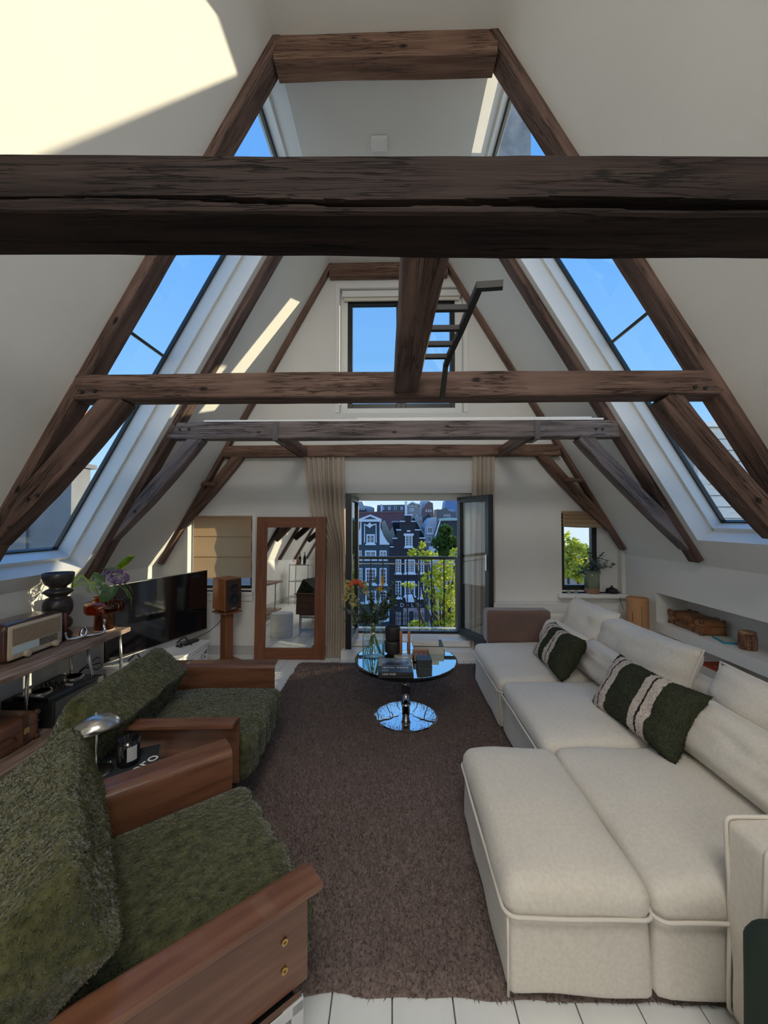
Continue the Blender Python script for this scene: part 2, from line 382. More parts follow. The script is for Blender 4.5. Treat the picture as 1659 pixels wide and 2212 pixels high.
# gable wall with door, two small windows and the high window
def gable(name, y0, y1, holes, m=plaster):
    xs = sorted({-3.0, 3.0, *[h[0] for h in holes], *[h[1] for h in holes]}); zs = sorted({0, 4.6, *[h[2] for h in holes], *[h[3] for h in holes]})
    mb = MB()
    for i in range(len(xs)-1):
        for j in range(len(zs)-1):
            cx_, cz_ = (xs[i]+xs[i+1])/2, (zs[j]+zs[j+1])/2
            if any(h[0] < cx_ < h[1] and h[2] < cz_ < h[3] for h in holes): continue
            mb.box(xs[i], xs[i+1], y0, y1, zs[j], zs[j+1])
    me = mb.mesh(name); bm = bmesh.new(); bm.from_mesh(me)
    bmesh.ops.remove_doubles(bm, verts=bm.verts, dist=1e-4)
    dd = {}
    for f in bm.faces: dd.setdefault(tuple(sorted(v.index for v in f.verts)), []).append(f)
    bmesh.ops.delete(bm, geom=[f for l in dd.values() if len(l) > 1 for f in l], context='FACES')
    for sg in (-1, 1):
        p = SP(sg, 0, .23, 0); n = Vector((sg*SL[sg]['c'], 0, SL[sg]['c']*SL[sg]['k']))
        r = bmesh.ops.bisect_plane(bm, geom=bm.verts[:]+bm.edges[:]+bm.faces[:], plane_co=p, plane_no=n, clear_outer=True)
        bmesh.ops.holes_fill(bm, edges=[e for e in r['geom_cut'] if isinstance(e, bmesh.types.BMEdge)])
    r = bmesh.ops.bisect_plane(bm, geom=bm.verts[:]+bm.edges[:]+bm.faces[:], plane_co=(0, 0, ZC+.15), plane_no=(0, 0, 1), clear_outer=True)
    bmesh.ops.recalc_face_normals(bm, faces=bm.faces)
    bm.to_mesh(me); bm.free(); me.materials.append(m)
    o = bpy.data.objects.new(name, me); C.objects.link(o); o['kind'] = 'structure'; return o
DX0, DX1, DZ0, DZ1 = -.54, .89, .175, 1.81
UX0, UX1, UZ0, UZ1 = -.60, .80, 2.72, 4.15
LX0, LX1, LZ0, LZ1 = -2.32, -1.585, .70, 1.545
RX0, RX1, RZ0, RZ1 = 1.875, 2.53, .70, 1.60
gable('wall_front', WF, WF+.19, [(DX0, DX1, DZ0, DZ1), (UX0, UX1, UZ0, UZ1), (LX0, LX1, LZ0, LZ1), (RX0, RX1, RZ0, RZ1)])
gable('wall_back', YB-.2, YB, [])
struct('baseboard_front', MB().box(-2.62, DX0-.02, WF-.014, WF, 0, .10).box(DX1+.02, 2.57, WF-.014, WF, 0, .10), skirt)
struct('baseboard_left', MB().box(-2.62, -2.606, YB, WF, 0, .10), skirt)
struct('baseboard_right', MB().box(2.556, 2.57, YB, WF, 0, .07), skirt)
# balcony door: sill, step, white outer frame
struct('trim_3', MB().box(DX0-.03, DX1+.03, WF-.03, WF+.24, .11, .178).box(DX0-.02, DX1+.05, WF-.16, WF, 0, .10), white, bevel=.006)
struct('trim_4', MB().ring(DX0-.05, DX1+.05, WF-.012, WF, .18, DZ1+.05, .05, fb=0), white, bevel=.003)
FY = 4.42; fx0, fx1 = -.42, .765
struct('trim_5', MB().box(DX0, fx0, FY, FY+.09, .17, DZ1).box(fx1, DX1, FY, FY+.09, .17, DZ1).box(fx0, fx1, FY, FY+.1, 1.735, DZ1).box(fx0, fx1, FY, FY+.1, .17, .205), white, bevel=.004)
struct('trim_6', MB().box(fx0, fx1, FY+.03, FY+.09, .205, .235), black)
def leafdoor(name, hinge, ang, sgn, hand):
    d = thing(name, None, None, hinge, ang); d['kind'] = 'structure'
    W, H0, H1 = .575, .225, 1.765; t = .06; f = .062
    q = MB().ring(min(0, sgn*W), max(0, sgn*W), -t/2, t/2, H0, H1, f, fb=f*1.3)
    q.build('sash', black, d, bevel=.004)
    q = MB().box(sgn*f, sgn*(W-f), -.008, .008, H0+f*1.3, H1-f); q.build('pane', winglass, d)
    q = MB().box(sgn*(W-f*.7), sgn*(W-f*.35), -t/2-.012, t/2+.012, 1.0, 1.16); q.build('handle_plate', steel, d)
    q = MB()
    for z in (.4, 1.0, 1.6): q.tube([(0, 0, z), (0, 0, z+.08)], .011)
    q.build('hinge', steel, d)
    return d
leafdoor('door_1', (fx0+.005, FY-.015, 0), R(-92.5), 1, 0)
leafdoor('door_2', (fx1-.005, FY-.015, 0), R(113), -1, 1)
# small gable windows
def casement(n_, x0, x1, z0, z1, Y, ob=.05, wf=.03, left_frame=True, mull=None, dark=black):
    wn = thing('window_%d' % n_, None, None, (x0, Y, z0)); wn['kind'] = 'structure'
    q = MB(); W, H = x1-x0, z1-z0
    q.ring(0, W, 0, .08, 0, H, wf); q.build('outer_frame', white, wn, bevel=.003)
    xs = [wf]+([mull-x0-.0] if mull else [])+[W-wf]
    for a, b in zip(xs[:-1], xs[1:]):
        q = MB().ring(a, b, .01, .07, wf, H-wf, ob)
        s_ = q.build('sash', dark, wn, bevel=.003)
        MB().box(a+ob, b-ob, .035, .045, wf+ob, H-wf-ob).build('pane', winglass, s_)
    return wn
casement(3, LX0, LX1, LZ0, LZ1, 4.41, .035, .02)
casement(4, RX0, RX1-.2, RZ0, RZ1, 4.41, .055, .018)
struct('trim_7', MB().box(RX1-.2, RX1-.0, 4.40, 4.51, RZ0, RZ1), white)
casement(5, UX0, UX1, UZ0, UZ1, 4.41, .055, .08, mull=.10)
struct('trim_8', MB().box(LX0-.05, LX1+.02, WF-.03, 4.41, LZ0-.04, LZ0).box(LX0-.05, LX1+.02, WF-.022, WF, LZ0-.10, LZ0-.04), white, bevel=.006)
struct('trim_9', MB().box(RX0-.06, 2.56, WF-.08, 4.41, RZ0-.045, RZ0), white, bevel=.012)
struct('trim_10', MB().ring(UX0-.05, UX1+.05, WF-.012, WF, UZ0, UZ1+.06, .05, ft=.06, fb=0), white, bevel=.003)
struct('trim_11', MB().ring(LX0-.04, LX1+.04, WF-.01, WF, LZ0, LZ1+.04, .04, fb=0), white, bevel=.003)
rb = thing('roller_blind', 'white rolled-up blind at the top of the high gable window', 'blind', (UX0+.02, WF+.05, UZ1-.1))
MB().box(0, UX1-UX0-.04, -.03, .045, .02, .09).build('cassette', white, rb, bevel=.008)
MB().box(.02, UX1-UX0-.06, -.012, .012, -.02, .015).build('hem_bar', mat('cream_cloth', (.72, .68, .58), .8), rb, bevel=.004)
sw = thing('ceiling_cover_plate', 'small white square cover plate on the ceiling beyond the top collar', 'cover plate', (-.10, 2.86, ZC))
MB().box(-.06, .06, -.06, .06, -.022, -.001).build('plate', white, sw, bevel=.008)
MB().box(-.045, .045, -.045, .045, -.028, -.022).build('lid', white, sw, bevel=.004)

# ------------------------------------------------------------------ timber frame
def timber_mb(p0, p1, wy, h, nseg=26, nr=7, rough=.006, seed=0, bow=0, taper=1, crack=None, ends=(0, 0)):
    """irregular timber, local x along its axis (0..L), local y = world Y, local z up across it"""
    p0, p1 = Vector(p0), Vector(p1); L = (p1-p0).length; mb = MB(); rng = random.Random(seed)
    ring = []
    c = .006
    def side(a, b, m):
        for i in range(m): t = i/m; ring.append((a[0]*(1-t)+b[0]*t, a[1]*(1-t)+b[1]*t))
    A = [(-wy/2+c, -h/2), (wy/2-c, -h/2), (wy/2, -h/2+c), (wy/2, h/2-c), (wy/2-c, h/2), (-wy/2+c, h/2), (-wy/2, h/2-c), (-wy/2, -h/2+c)]
    ms = [nr, 1, nr, 1, nr, 1, nr, 1]
    for i in range(8): side(A[i], A[(i+1) % 8], ms[i])
    n = len(ring)
    for i in range(nseg+1):
        t = i/nseg; x = L*t; b = bow*4*t*(1-t); sc = 1+(taper-1)*t
        for (y, z) in ring:
            q = Vector((x*1.3+seed*5, y*9, z*9)); d = noise.noise_vector(q)*rough+noise.noise_vector(q*5)*rough*.35
            xx = x+(ends[0]*(z/h) if i == 0 else 0)+(ends[1]*(z/h) if i == nseg else 0)
            P = Vector((xx, y+d.y, z*sc+d.z+b))
            if crack: P = crack(P, L, h, wy)
            mb.v.append(tuple(P))
    for i in range(nseg):
        for j in range(n): mb.f.append((i*n+j, i*n+(j+1) % n, (i+1)*n+(j+1) % n, (i+1)*n+j))
    mb.f.append(tuple(range(n))[::-1]); mb.f.append(tuple(nseg*n+j for j in range(n)))
    return mb, L
def put_timber(name, p0, p1, wy, h, m, parent=None, org=Vector((0, 0, 0)), **k):
    mb, L = timber_mb(p0, p1, wy, h, **k); p0, p1 = Vector(p0), Vector(p1); X = (p1-p0).normalized()
    Yv = Vector((0, 1, 0)) if abs(X.y) < .9 else Vector((-1, 0, 0)); Z = X.cross(Yv).normalized()
    if Z.z < 0 and abs(X.y) < .9: Yv = -Yv; Z = -Z
    if abs(X.y) > .9: Z = Vector((0, 0, 1)); Yv = Z.cross(X)
    Mx = Matrix((X, Yv, Z)).transposed().to_4x4(); Mx.translation = p0-org
    o = mb.build(name, m, parent); o.matrix_local = Mx
    return o
def pegs(parent, org, pts, m=blackm):
    for p in pts: MB().tube([Vector(p)-org+Vector((0, .006, 0)), Vector(p)-org-Vector((0, .004, 0))], .011, 8).build('peg', m, parent)
def truss(Y, dep, label, mtie, braceL=None, braceR=None, tie=True, zt=2.355, zb=2.215, xl=-1.87, xr=1.9, prot=.05, seed=0, s0=(.03, .06), collar=True, bh=.115, tieobj=True):
    T = thing('roof_truss', label, 'roof truss', (0, Y, 0)); org = T.location.copy(); yc = Y+dep/2
    for sg in (-1, 1):
        L = SL[sg]['L']; a = SP(sg, s0[0 if sg < 0 else 1], -prot/2+.012, yc); b = SP(sg, L+.02, -prot/2+.012, yc)
        put_timber('rafter', a, b, dep, prot+.024, timber2 if seed == 9 else timber, T, org, seed=seed+sg, rough=.004)
    if collar:
        put_timber('collar', (-SL[-1]['xc']+.005, yc, ZC-.07), (SL[1]['xc']-.005, yc, ZC-.07), dep, .145, timber2, T, org, seed=seed+3, nseg=16)
    if tie:
        put_timber('tie_beam', (xl, yc, (zt+zb)/2), (xr, yc, (zt+zb)/2), dep, zt-zb, mtie, T, org, seed=seed+5, nseg=40, ends=(.02, -.02))
    for br in (braceL, braceR):
        if br: put_timber('brace', (br[0][0], yc+.004, br[0][1]), (br[1][0], yc+.004, br[1][1]), dep*.92, bh, mtie, T, org, seed=seed+int(br[0][0]*3), bow=-.02, nseg=16)
    return T
def px2(px, py, Y): v = at(px, py, Y); return (v.x, v.z)
YBf, YCf, YDf = 2.2, 3.2, 4.22
TB = truss(YBf, .135, 'large near roof truss framing the skylights, with collar at the ceiling', timber, (px2(247, 850, YBf), px2(-40, 1165, YBf)), (px2(1450, 850, YBf), px2(1712, 1150, YBf)), seed=1, zt=2.36, bh=.125, prot=.055)
TC = truss(YCf, .12, 'middle roof truss with weathered grey tie beam and metal straps', greyt, (px2(425, 940, YCf), px2(212, 1175, YCf)), (px2(1262, 938, YCf), px2(1500, 1178, YCf)), seed=3, xl=px2(364, 928, YCf)[0], xr=px2(1336, 925, YCf)[0], zb=2.195, zt=2.335, collar=False)
TD = truss(YDf, .09, 'farthest roof truss set against the gable wall', timber2, (px2(515, 982, YDf), px2(368, 1150, YDf)), (px2(1170, 978, YDf), px2(1325, 1140, YDf)), seed=9, xl=px2(482, 968, YDf)[0], xr=px2(1210, 968, YDf)[0], zb=2.21, zt=2.34, prot=.035, s0=(.03, .08), bh=.11)
for sg in (-1, 1):   # blocks tying brace to rafter on the far truss
    p = at(448 if sg < 0 else 1236, 1045 if sg < 0 else 1036, YDf)
    put_timber('cleat', (p.x-.10, YDf-.01, p.z), (p.x+.10, YDf-.01, p.z-.01), .05, .045, timber2, TD, TD.location.copy(), seed=20+sg, nseg=4)
pegs(TB, TB.location, [at(x, y, YBf-.005) for x, y in ((177, 846), (204, 844), (1502, 836), (1524, 838), (58, 1078), (80, 1070), (20, 1140), (1640, 1080))])
pegs(TC, TC.location, [at(x, y, YCf-.004) for x, y in ((388, 928), (408, 927), (1288, 927), (1302, 927), (430, 960), (290, 1105), (1480, 1120), (1464, 1108), (1440, 1098))])
# the close tie beam, split along its length
def crack(P, L, h, wy):
    x = P.x
    if P.y < -wy/2+.02:
        zc = -h/2+.030+.006*math.sin(x*2.1)+.004*math.sin(x*6.3)+.018*max(0, (x-2.2))*.25
        d = abs(P.z-zc); k = max(0, noise.noise(Vector((x*1.4, 3, 0)))+.42)*(1.3 if x > 1.7 else .7)
        wd = .0135*k+.0015
        if d < wd: P.y += .05*min(1.2, k+.3)*(1-d/wd)**.5
        for zo, ph in ((.035, 1.3), (.078, 4.1)):
            z2 = zc+zo+.005*math.sin(x*3+ph); d = abs(P.z-z2)
            kk = max(0, noise.noise(Vector((x*1.1, ph, 2))))
            if d < .003: P.y += .008*kk
    elif P.z < -h/2+.01:
        for yo, ph in ((-.03, .3), (.03, 2.2)):
            y2 = yo+.008*math.sin(x*2.2+ph); d = abs(P.y-y2); kk = max(0, noise.noise(Vector((x*1.3, ph, 7)))+.1)
            if d < .003: P.z += .012*kk
    return P
TA = thing('roof_truss', 'closest roof truss, its thick tie beam split by long dark cracks', 'roof truss', (0, .886, 0))
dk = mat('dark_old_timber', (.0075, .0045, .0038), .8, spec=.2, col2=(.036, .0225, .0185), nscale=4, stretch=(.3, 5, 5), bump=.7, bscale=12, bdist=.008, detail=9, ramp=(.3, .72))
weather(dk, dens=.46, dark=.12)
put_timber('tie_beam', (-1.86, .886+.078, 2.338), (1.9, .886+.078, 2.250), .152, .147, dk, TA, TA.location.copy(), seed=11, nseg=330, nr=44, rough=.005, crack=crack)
for sg in (-1, 1):
    put_timber('rafter', SP(sg, .03, -.013, .96), SP(sg, SL[sg]['L'], -.013, .96), .13, .075, timber, TA, TA.location.copy(), seed=12+sg)
    b0 = Vector((sg*1.6, .96, 2.21)); put_timber('brace', b0, (sg*2.3, .96, 1.42), .125, .115, timber, TA, TA.location.copy(), seed=15+sg, bow=-.02)
put_timber('collar', (-.705, .96, 4.31), (.615, .96, 4.31), .135, .145, timber, TA, TA.location.copy(), seed=17, nseg=12)
for yy, lb in ((-.4, 'roof truss just behind the viewer, seen only in the mirror'), (-1.8, 'second roof truss behind the viewer, towards the rear wall'), (-3.2, 'rearmost roof truss near the back wall')):
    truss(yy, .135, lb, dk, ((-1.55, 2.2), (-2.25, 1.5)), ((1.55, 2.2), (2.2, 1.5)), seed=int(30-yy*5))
# joists
j = thing('joist', 'dark joist running from the closest tie beam to the next, ladder hung on it', 'joist', (.085, 1.0, 2.29))
put_timber('timber', (.095, 1.04, 2.292), (.077, 2.2, 2.292), .132, .115, timber, j, j.location.copy(), seed=41, nseg=24, rough=.006)
for xx, lb, sd in ((-.985, 'short left joist strapped between the two far trusses', 42), (1.2, 'short right joist strapped between the two far trusses', 43)):
    j = thing('joist', lb, 'joist', (xx, 3.32, 2.26))
    put_timber('timber', (xx, 3.32, 2.262), (xx, 4.22, 2.262), .085, .09, timber2, j, j.location.copy(), seed=sd, nseg=12)
    MB().box(-.022, .022, -.128, -.121, -.075, .075).box(-.022, .022, -.128, .06, -.082, -.075).box(-.05, -.043, -.0, .9, -.06, -.045).build('strap', mat('dull_metal', (.13, .12, .12), .5, .6), j)
cb = thing('cable_trunking', 'thin white strip lying along the top of the grey tie beam', 'trunking', (.3, 3.26, 2.338))
MB().box(-1.9, 1.45, -.05, .0, .001, .016).build('strip', white, cb); MB().box(-.6, 1.35, -.052, -.02, .016, .026).build('cover', white, cb)
# loft ladder
ld = thing('loft_ladder', 'black steel loft ladder hooked over the joist', 'ladder', (.22, 1.4, 2.3))
o_ = ld.location.copy()
def rail(X):
    pts = [(X+.07, 1.37, 2.345), (X, 1.385, 2.35), (X-.012, 1.7, 2.345), (X-.025, 1.99, 2.35), (X-.03, 2.05, 2.33), (X-.035, 2.15, 2.20)]
    q = MB()
    for a, b in zip(pts[:-1], pts[1:]):
        a, b = Vector(a)-o_, Vector(b)-o_; d = (b-a).normalized(); u = d.cross(Vector((0, 0, 1)))
        u = u.normalized() if u.length > .1 else Vector((1, 0, 0)); v = u.cross(d); r = .0125; a = a-d*r*.9; b = b+d*r*.9
        vs = [p+u*r*s1+v*r*s2 for p in (a, b) for s1, s2 in ((-1, -1), (1, -1), (1, 1), (-1, 1))]
        q.add(vs, [(3, 2, 1, 0), (4, 5, 6, 7), (0, 1, 5, 4), (1, 2, 6, 5), (2, 3, 7, 6), (3, 0, 4, 7)])
    return q
rail(.315).build('side_rail', blackm, ld)
for y in (1.52, 1.68, 1.83, 1.97):
    MB().box(.155-o_.x, .31-o_.x, y-o_.y-.011, y-o_.y+.011, 2.335-o_.z, 2.358-o_.z).build('rung', blackm, ld, bevel=.002)
MB().box(.155-o_.x, .165-o_.x, .1, .72, .03, .06).build('side_rail', blackm, ld)
# ------------------------------------------------------------------ outside
ground = struct('ground', MB().box(-60, 90, 6.0, 140, -12.0, -10.8), mat('street_grey', (.10, .10, .11), .8))
hb1 = mat('blue_green_facade', (.035, .058, .075), .7, col2=(.05, .078, .095), nscale=2)
hb2 = mat('black_brick', (.022, .020, .026), .8, col2=(.045, .038, .046), nscale=8, stretch=(1, 1, 4))
hw = mat('facade_white', (.78, .80, .86), .6)
hpane = mat('dark_window_pane', (.02, .028, .04), .1, spec=.6)
YH = 45.0
def F(px, py, Y=YH): v = at(px, py, Y); return (v.x, v.z)
def poly(pts, Y=YH): return [F(*p, Y) for p in pts]
def house(label, pts, m, y0, y1, group=None, name='canal_house'):
    P = poly(pts, y0); lo = max(p[1] for p in pts); P = [(a, -10.8) if p[1] > lo-4 else (a, b) for (a, b), p in zip(P, pts)]; cx_ = sum(p[0] for p in P)/len(P); zg = min(p[1] for p in P)
    h = thing(name, label, 'building', (cx_, y0, zg), 0, group)
    MB().prism([(a-cx_, b-zg) for a, b in P], 0, y1-y0).build('facade', m, h); return h
def hwin(h, x0, y0, x1, y1, cols, rows, Y=YH, frame=hw, fr=.14, sill=True, mid=False, name='window', pm=None):
    a, z1 = F(x0, y0, Y); b, z0 = F(x1, y1, Y); lx, ly, lz = h.location
    a -= lx; b -= lx; z0 -= lz; z1 -= lz; q = MB(); yy = Y-ly; d = -.12
    f = min(fr, (b-a)*.16)
    q.ring(a, b, yy+d, yy+.02, z0, z1, f)
    if sill: q.box(a-.12, b+.12, yy+d-.1, yy, z0-.16, z0)
    W = (b-a-2*f); Hh = (z1-z0-2*f); mt = .045
    for i in range(1, cols):
        xx = a+f+W*i/cols; m_ = mt*(2.2 if (mid and i*2 == cols) else 1); q.box(xx-m_/2, xx+m_/2, yy+d+.03, yy+.01, z0+f, z1-f)
    for j in range(1, rows):
        zz = z0+f+Hh*j/rows; q.box(a+f, b-f, yy+d+.03, yy+.01, zz-mt/2, zz+mt/2)
    w_ = q.build(name, frame, h)
    MB().box(a+f, b-f, yy-.03, yy-.01, z0+f, z1-f).build('pane', pm or hpane, w_)
h1 = house('blue-green canal house with white neck gable and swags', [(755, 1352), (755, 1176), (781, 1176), (781, 1124), (820, 1124), (820, 1176), (841.5, 1176), (841.5, 1352)], hb1, YH, YH+9)
def hp(h, name, m, pts, d0=-.15, d1=0.02, Y=YH):
    lx, ly, lz = h.location; P = poly(pts, Y); return MB().prism([(a-lx, b-lz) for a, b in P], Y-ly+d0, Y-ly+d1).build(name, m, h)
hp(h1, 'cornice', hw, [(776, 1127), (776, 1121), (800, 1111.5), (824, 1121), (824, 1127)], -.35)
hp(h1, 'pediment', hb1, [(786, 1121.5), (800, 1115.5), (814, 1121.5)], -.4, -.34)
hp(h1, 'scroll_wing', hw, [(820, 1126), (822.5, 1127), (822, 1140), (826, 1150), (829, 1158), (834, 1166), (838, 1172), (841, 1173), (841, 1176.5), (820, 1176.5)])
hp(h1, 'scroll_wing', hw, [(781, 1126), (778.5, 1127), (778, 1140), (775, 1150), (771, 1160), (767, 1168), (760, 1173), (759, 1176.5), (781, 1176.5)])
for xs in (787.5, 812.5): hp(h1, 'swag', hw, [(xs-.8, 1132), (xs+.8, 1132), (xs+1.1, 1172), (xs-1.1, 1172)], -.12)
hp(h1, 'swag', hw, [(787, 1131), (793, 1134), (798.8, 1128), (803, 1133), (813, 1131), (813, 1133.5), (804, 1136), (799, 1141), (794, 1137), (787, 1134)], -.14)
for a in ((791.5, 1154, 809.7, 1174.5, 4, 2), (773, 1189, 781.5, 1208, 2, 2), (788.6, 1189, 812.9, 1208, 6, 2), (820, 1189, 835.3, 1208, 4, 2), (773, 1227, 783, 1262, 2, 4), (789.3, 1227, 813, 1262, 4, 4), (820, 1227, 835.3, 1262, 2, 4), (789.3, 1276, 813, 1300, 4, 3), (820, 1276, 835.3, 1300, 2, 3)):
    hwin(h1, *a, fr=.17, mid=True)
hp(h1, 'shop_cornice', hw, [(757, 1302), (841, 1296), (841, 1300), (757, 1306)], -.4)
hp(h1, 'awning', hw, [(818, 1334), (841, 1331), (841, 1336), (820, 1340)], -1.2)
hp(h1, 'pilaster', hw, [(838.5, 1288), (841, 1288), (841, 1332), (839.5, 1332)], -.3)
steps = [(842, 1352), (842, 1181), (849, 1181), (849, 1162.5), (857, 1162.5), (857, 1144.5), (865.5, 1144.5), (865.5, 1126), (874.8, 1126), (874.8, 1112.5), (888.5, 1112.5), (888.5, 1126), (897, 1126), (897, 1144.5), (906.5, 1144.5), (906.5, 1162), (917.5, 1162), (917.5, 1352)]
h2 = house('black brick canal house with white-capped stepped gable', steps, hb2, YH, YH+9)
for x0, x1, y in ((842.2, 850.5, 1181), (848, 858.5, 1162.5), (855.5, 866.5, 1144.5), (864, 875, 1126), (873.5, 890, 1112.5), (888, 898, 1126), (896, 908, 1144.5), (905.5, 918.5, 1162)):
    hp(h2, 'cap_stone', hw, [(x0, y+1.2), (x0, y-.9), (x1, y-.9), (x1, y+1.2)], -.18)
hp(h2, 'date_plaque', hw, [(879, 1148.5), (879, 1145.5), (886.5, 1145.5), (886.5, 1148.5)], -.08)
hp(h2, 'lintel', hw, [(872, 1157), (872, 1152.5), (893.6, 1152.5), (893.6, 1157)], -.25)
for a in ((875, 1156, 891, 1181, 4, 4), (853.5, 1208, 866.5, 1238, 2, 5), (874, 1208, 896.5, 1238, 6, 5), (903.5, 1208, 916.3, 1238, 2, 5), (853.5, 1255, 867, 1291, 2, 5), (874, 1255, 896.5, 1287, 4, 5), (903.5, 1255, 916.3, 1291, 2, 5)):
    hwin(h2, *a, fr=.15, mid=True)
hp(h2, 'hoist_balcony', hw, [(875, 1289), (896, 1289), (894, 1299), (877, 1299)], -.5)
lm = mat('sign_letter', (.75, .70, .60), .5)
for ch, px in (('D', 868.5), ('J', 880.5), ('L', 891), ('S', 902.5)):
    me = text_mesh(ch, .62, lm, .03); x_, z_ = F(px, 1307)
    put('sign_letter', me, h2, (x_-h2.location.x, -.08, z_-h2.location.z), (PI/2, 0, 0))
pk = mat('shop_pink_interior', (.30, .20, .20), .7, col2=(.45, .35, .34), nscale=3)
hp(h2, 'shop_display', pk, [(871, 1350), (871, 1313), (917, 1313), (917, 1350)], -.06)
hp(h2, 'shop_display', pk, [(853, 1350), (853, 1322), (866, 1322), (866, 1350)], -.06)
hp(h2, 'shop_door', hb2, [(884, 1350), (884, 1320), (893, 1320), (893, 1350)], -.12)
for px in (857, 861.5, 875.5, 880, 898, 903, 908, 913): hp(h2, 'glazing_bar', hb2, [(px-.4, 1350), (px-.4, 1322), (px+.4, 1322), (px+.4, 1350)], -.12)
for py in (1330, 1340): hp(h2, 'glazing_bar', hb2, [(853, py+.4), (853, py-.4), (917, py-.4), (917, py+.4)], -.13)
# neighbours to the right
h3 = house('pale narrow house front wedged between two dark roofs', [(916, 1352), (916, 1160), (918, 1140), (930, 1119), (943, 1117), (943, 1352)], mat('pale_blue_white_wall', (.50, .53, .60), .8), YH+1.5, YH+8)
hwin(h3, 922.5, 1139, 935, 1152, 3, 2, YH+1.5); hwin(h3, 921.5, 1158, 932, 1170, 3, 2, YH+1.5); hwin(h3, 930, 1183, 947, 1200, 3, 2, YH+1.5)
rt = mat('dark_slate_roof', (.03, .034, .045), .7, col2=(.055, .058, .07), nscale=9)
h4 = house('broad dark-roofed house with a pale ridge behind the tree', [(934, 1352), (934, 1174), (950, 1124), (1003, 1122), (1010, 1352)], rt, YH-.2, YH+1.3)
hp(h4, 'ridge_trim', mat('verdigris', (.42, .55, .52), .6), [(949, 1125), (949, 1120), (970, 1118), (1003, 1120), (1003, 1124)], -.3, 1, YH-.2)
hp(h4, 'verge_board', hw, [(933, 1174), (949.5, 1125), (951.5, 1125), (935.5, 1174)], -.3, .1, YH-.2)
hp(h4, 'wall_front', mat('pale_blue_white_wall', (.5, .53, .6)), [(926, 1352), (926, 1180), (1005, 1180), (1005, 1352)], -.15, 0, YH-.2)
for a in ((932, 1187, 945, 1202), (952, 1187, 965, 1202), (932, 1225, 945, 1250), (952, 1225, 965, 1250), (932, 1275, 945, 1300)): hwin(h4, *a, 2, 3, YH-.3)
h5 = house('green-edged sloping dark roof behind the stepped gable', [(888, 1180), (895, 1120), (897, 1118), (920, 1160), (918, 1180)], rt, YH+2.5, YH+8, name='roof')
hp(h5, 'gutter', mat('verdigris', (.42, .55, .52)), [(895, 1119), (897, 1117), (921, 1162), (918.5, 1163)], -.2, .2, YH+2.5)
# red tiled roof behind
rr = thing('tiled_roof', 'long red-tiled roof rising behind the two front gables', 'roof', (at(820, 1165, 58).x, 58, at(820, 1165, 58).z))
q = MB(); a0 = at(755, 1168, 55); a1 = at(879, 1168, 55); b0 = at(755, 1108.5, 62); b1 = at(877, 1106.5, 62)
q.add([v-rr.location for v in (a0, a1, b1, b0)]+[v-rr.location+Vector((0, 8, -8)) for v in (a0, a1, b1, b0)], [(0, 1, 2, 3), (7, 6, 5, 4), (0, 4, 5, 1), (1, 5, 6, 2), (2, 6, 7, 3), (3, 7, 4, 0)])
q.build('tiles', mat('red_roof_tile', (.16, .038, .030), .8, col2=(.25, .075, .06), nscale=2.4, stretch=(1, 3, 3)), rr)
q = MB(); q.tube([b0-rr.location, b1-rr.location], .18); q.build('ridge_tile', mat('ridge_red', (.24, .11, .09), .8), rr)
creamw = mat('cream_wall', (.62, .52, .40), .8)
hh = house('sunlit cream party wall and chimney pots between the two gables', [(832, 1176), (824, 1128), (830, 1124), (842, 1150), (848, 1138), (856, 1165), (856, 1176)], creamw, YH+3, YH+6, name='party_wall')
# second row of buildings
h6 = house('long grey mansard roof with small dormer windows', [(803, 1112), (815, 1091), (879, 1090), (879, 1112)], mat('grey_slate', (.12, .12, .13), .7, col2=(.18, .17, .17), nscale=6), 75, 85)
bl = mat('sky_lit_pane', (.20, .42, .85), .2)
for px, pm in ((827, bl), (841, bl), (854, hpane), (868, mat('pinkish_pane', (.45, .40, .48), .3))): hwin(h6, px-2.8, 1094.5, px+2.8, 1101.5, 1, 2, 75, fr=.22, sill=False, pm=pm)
h7 = house('beige town house with curved white gable top', [(878, 1125), (878, 1092), (884, 1087), (891, 1084), (898, 1087), (908.5, 1089), (908.5, 1125)], mat('beige_render', (.42, .37, .35), .8), 70, 80)
for a in ((885, 1098, 894, 1105), (881, 1091, 886, 1095), (888, 1091, 893, 1095), (896, 1091, 900, 1095), (886, 1110, 892, 1116), (898, 1112, 903, 1117)): hwin(h7, *a, 2, 1, 70, fr=.2, sill=False, pm=mat('pale_pane', (.45, .44, .42), .3))
hp(h7, 'cornice', hw, [(878, 1092.5), (884, 1087), (891, 1083.5), (898, 1087), (909, 1089), (909, 1091), (898, 1089.5), (891, 1086), (885, 1089), (878, 1094)], -.4, .2, 70)
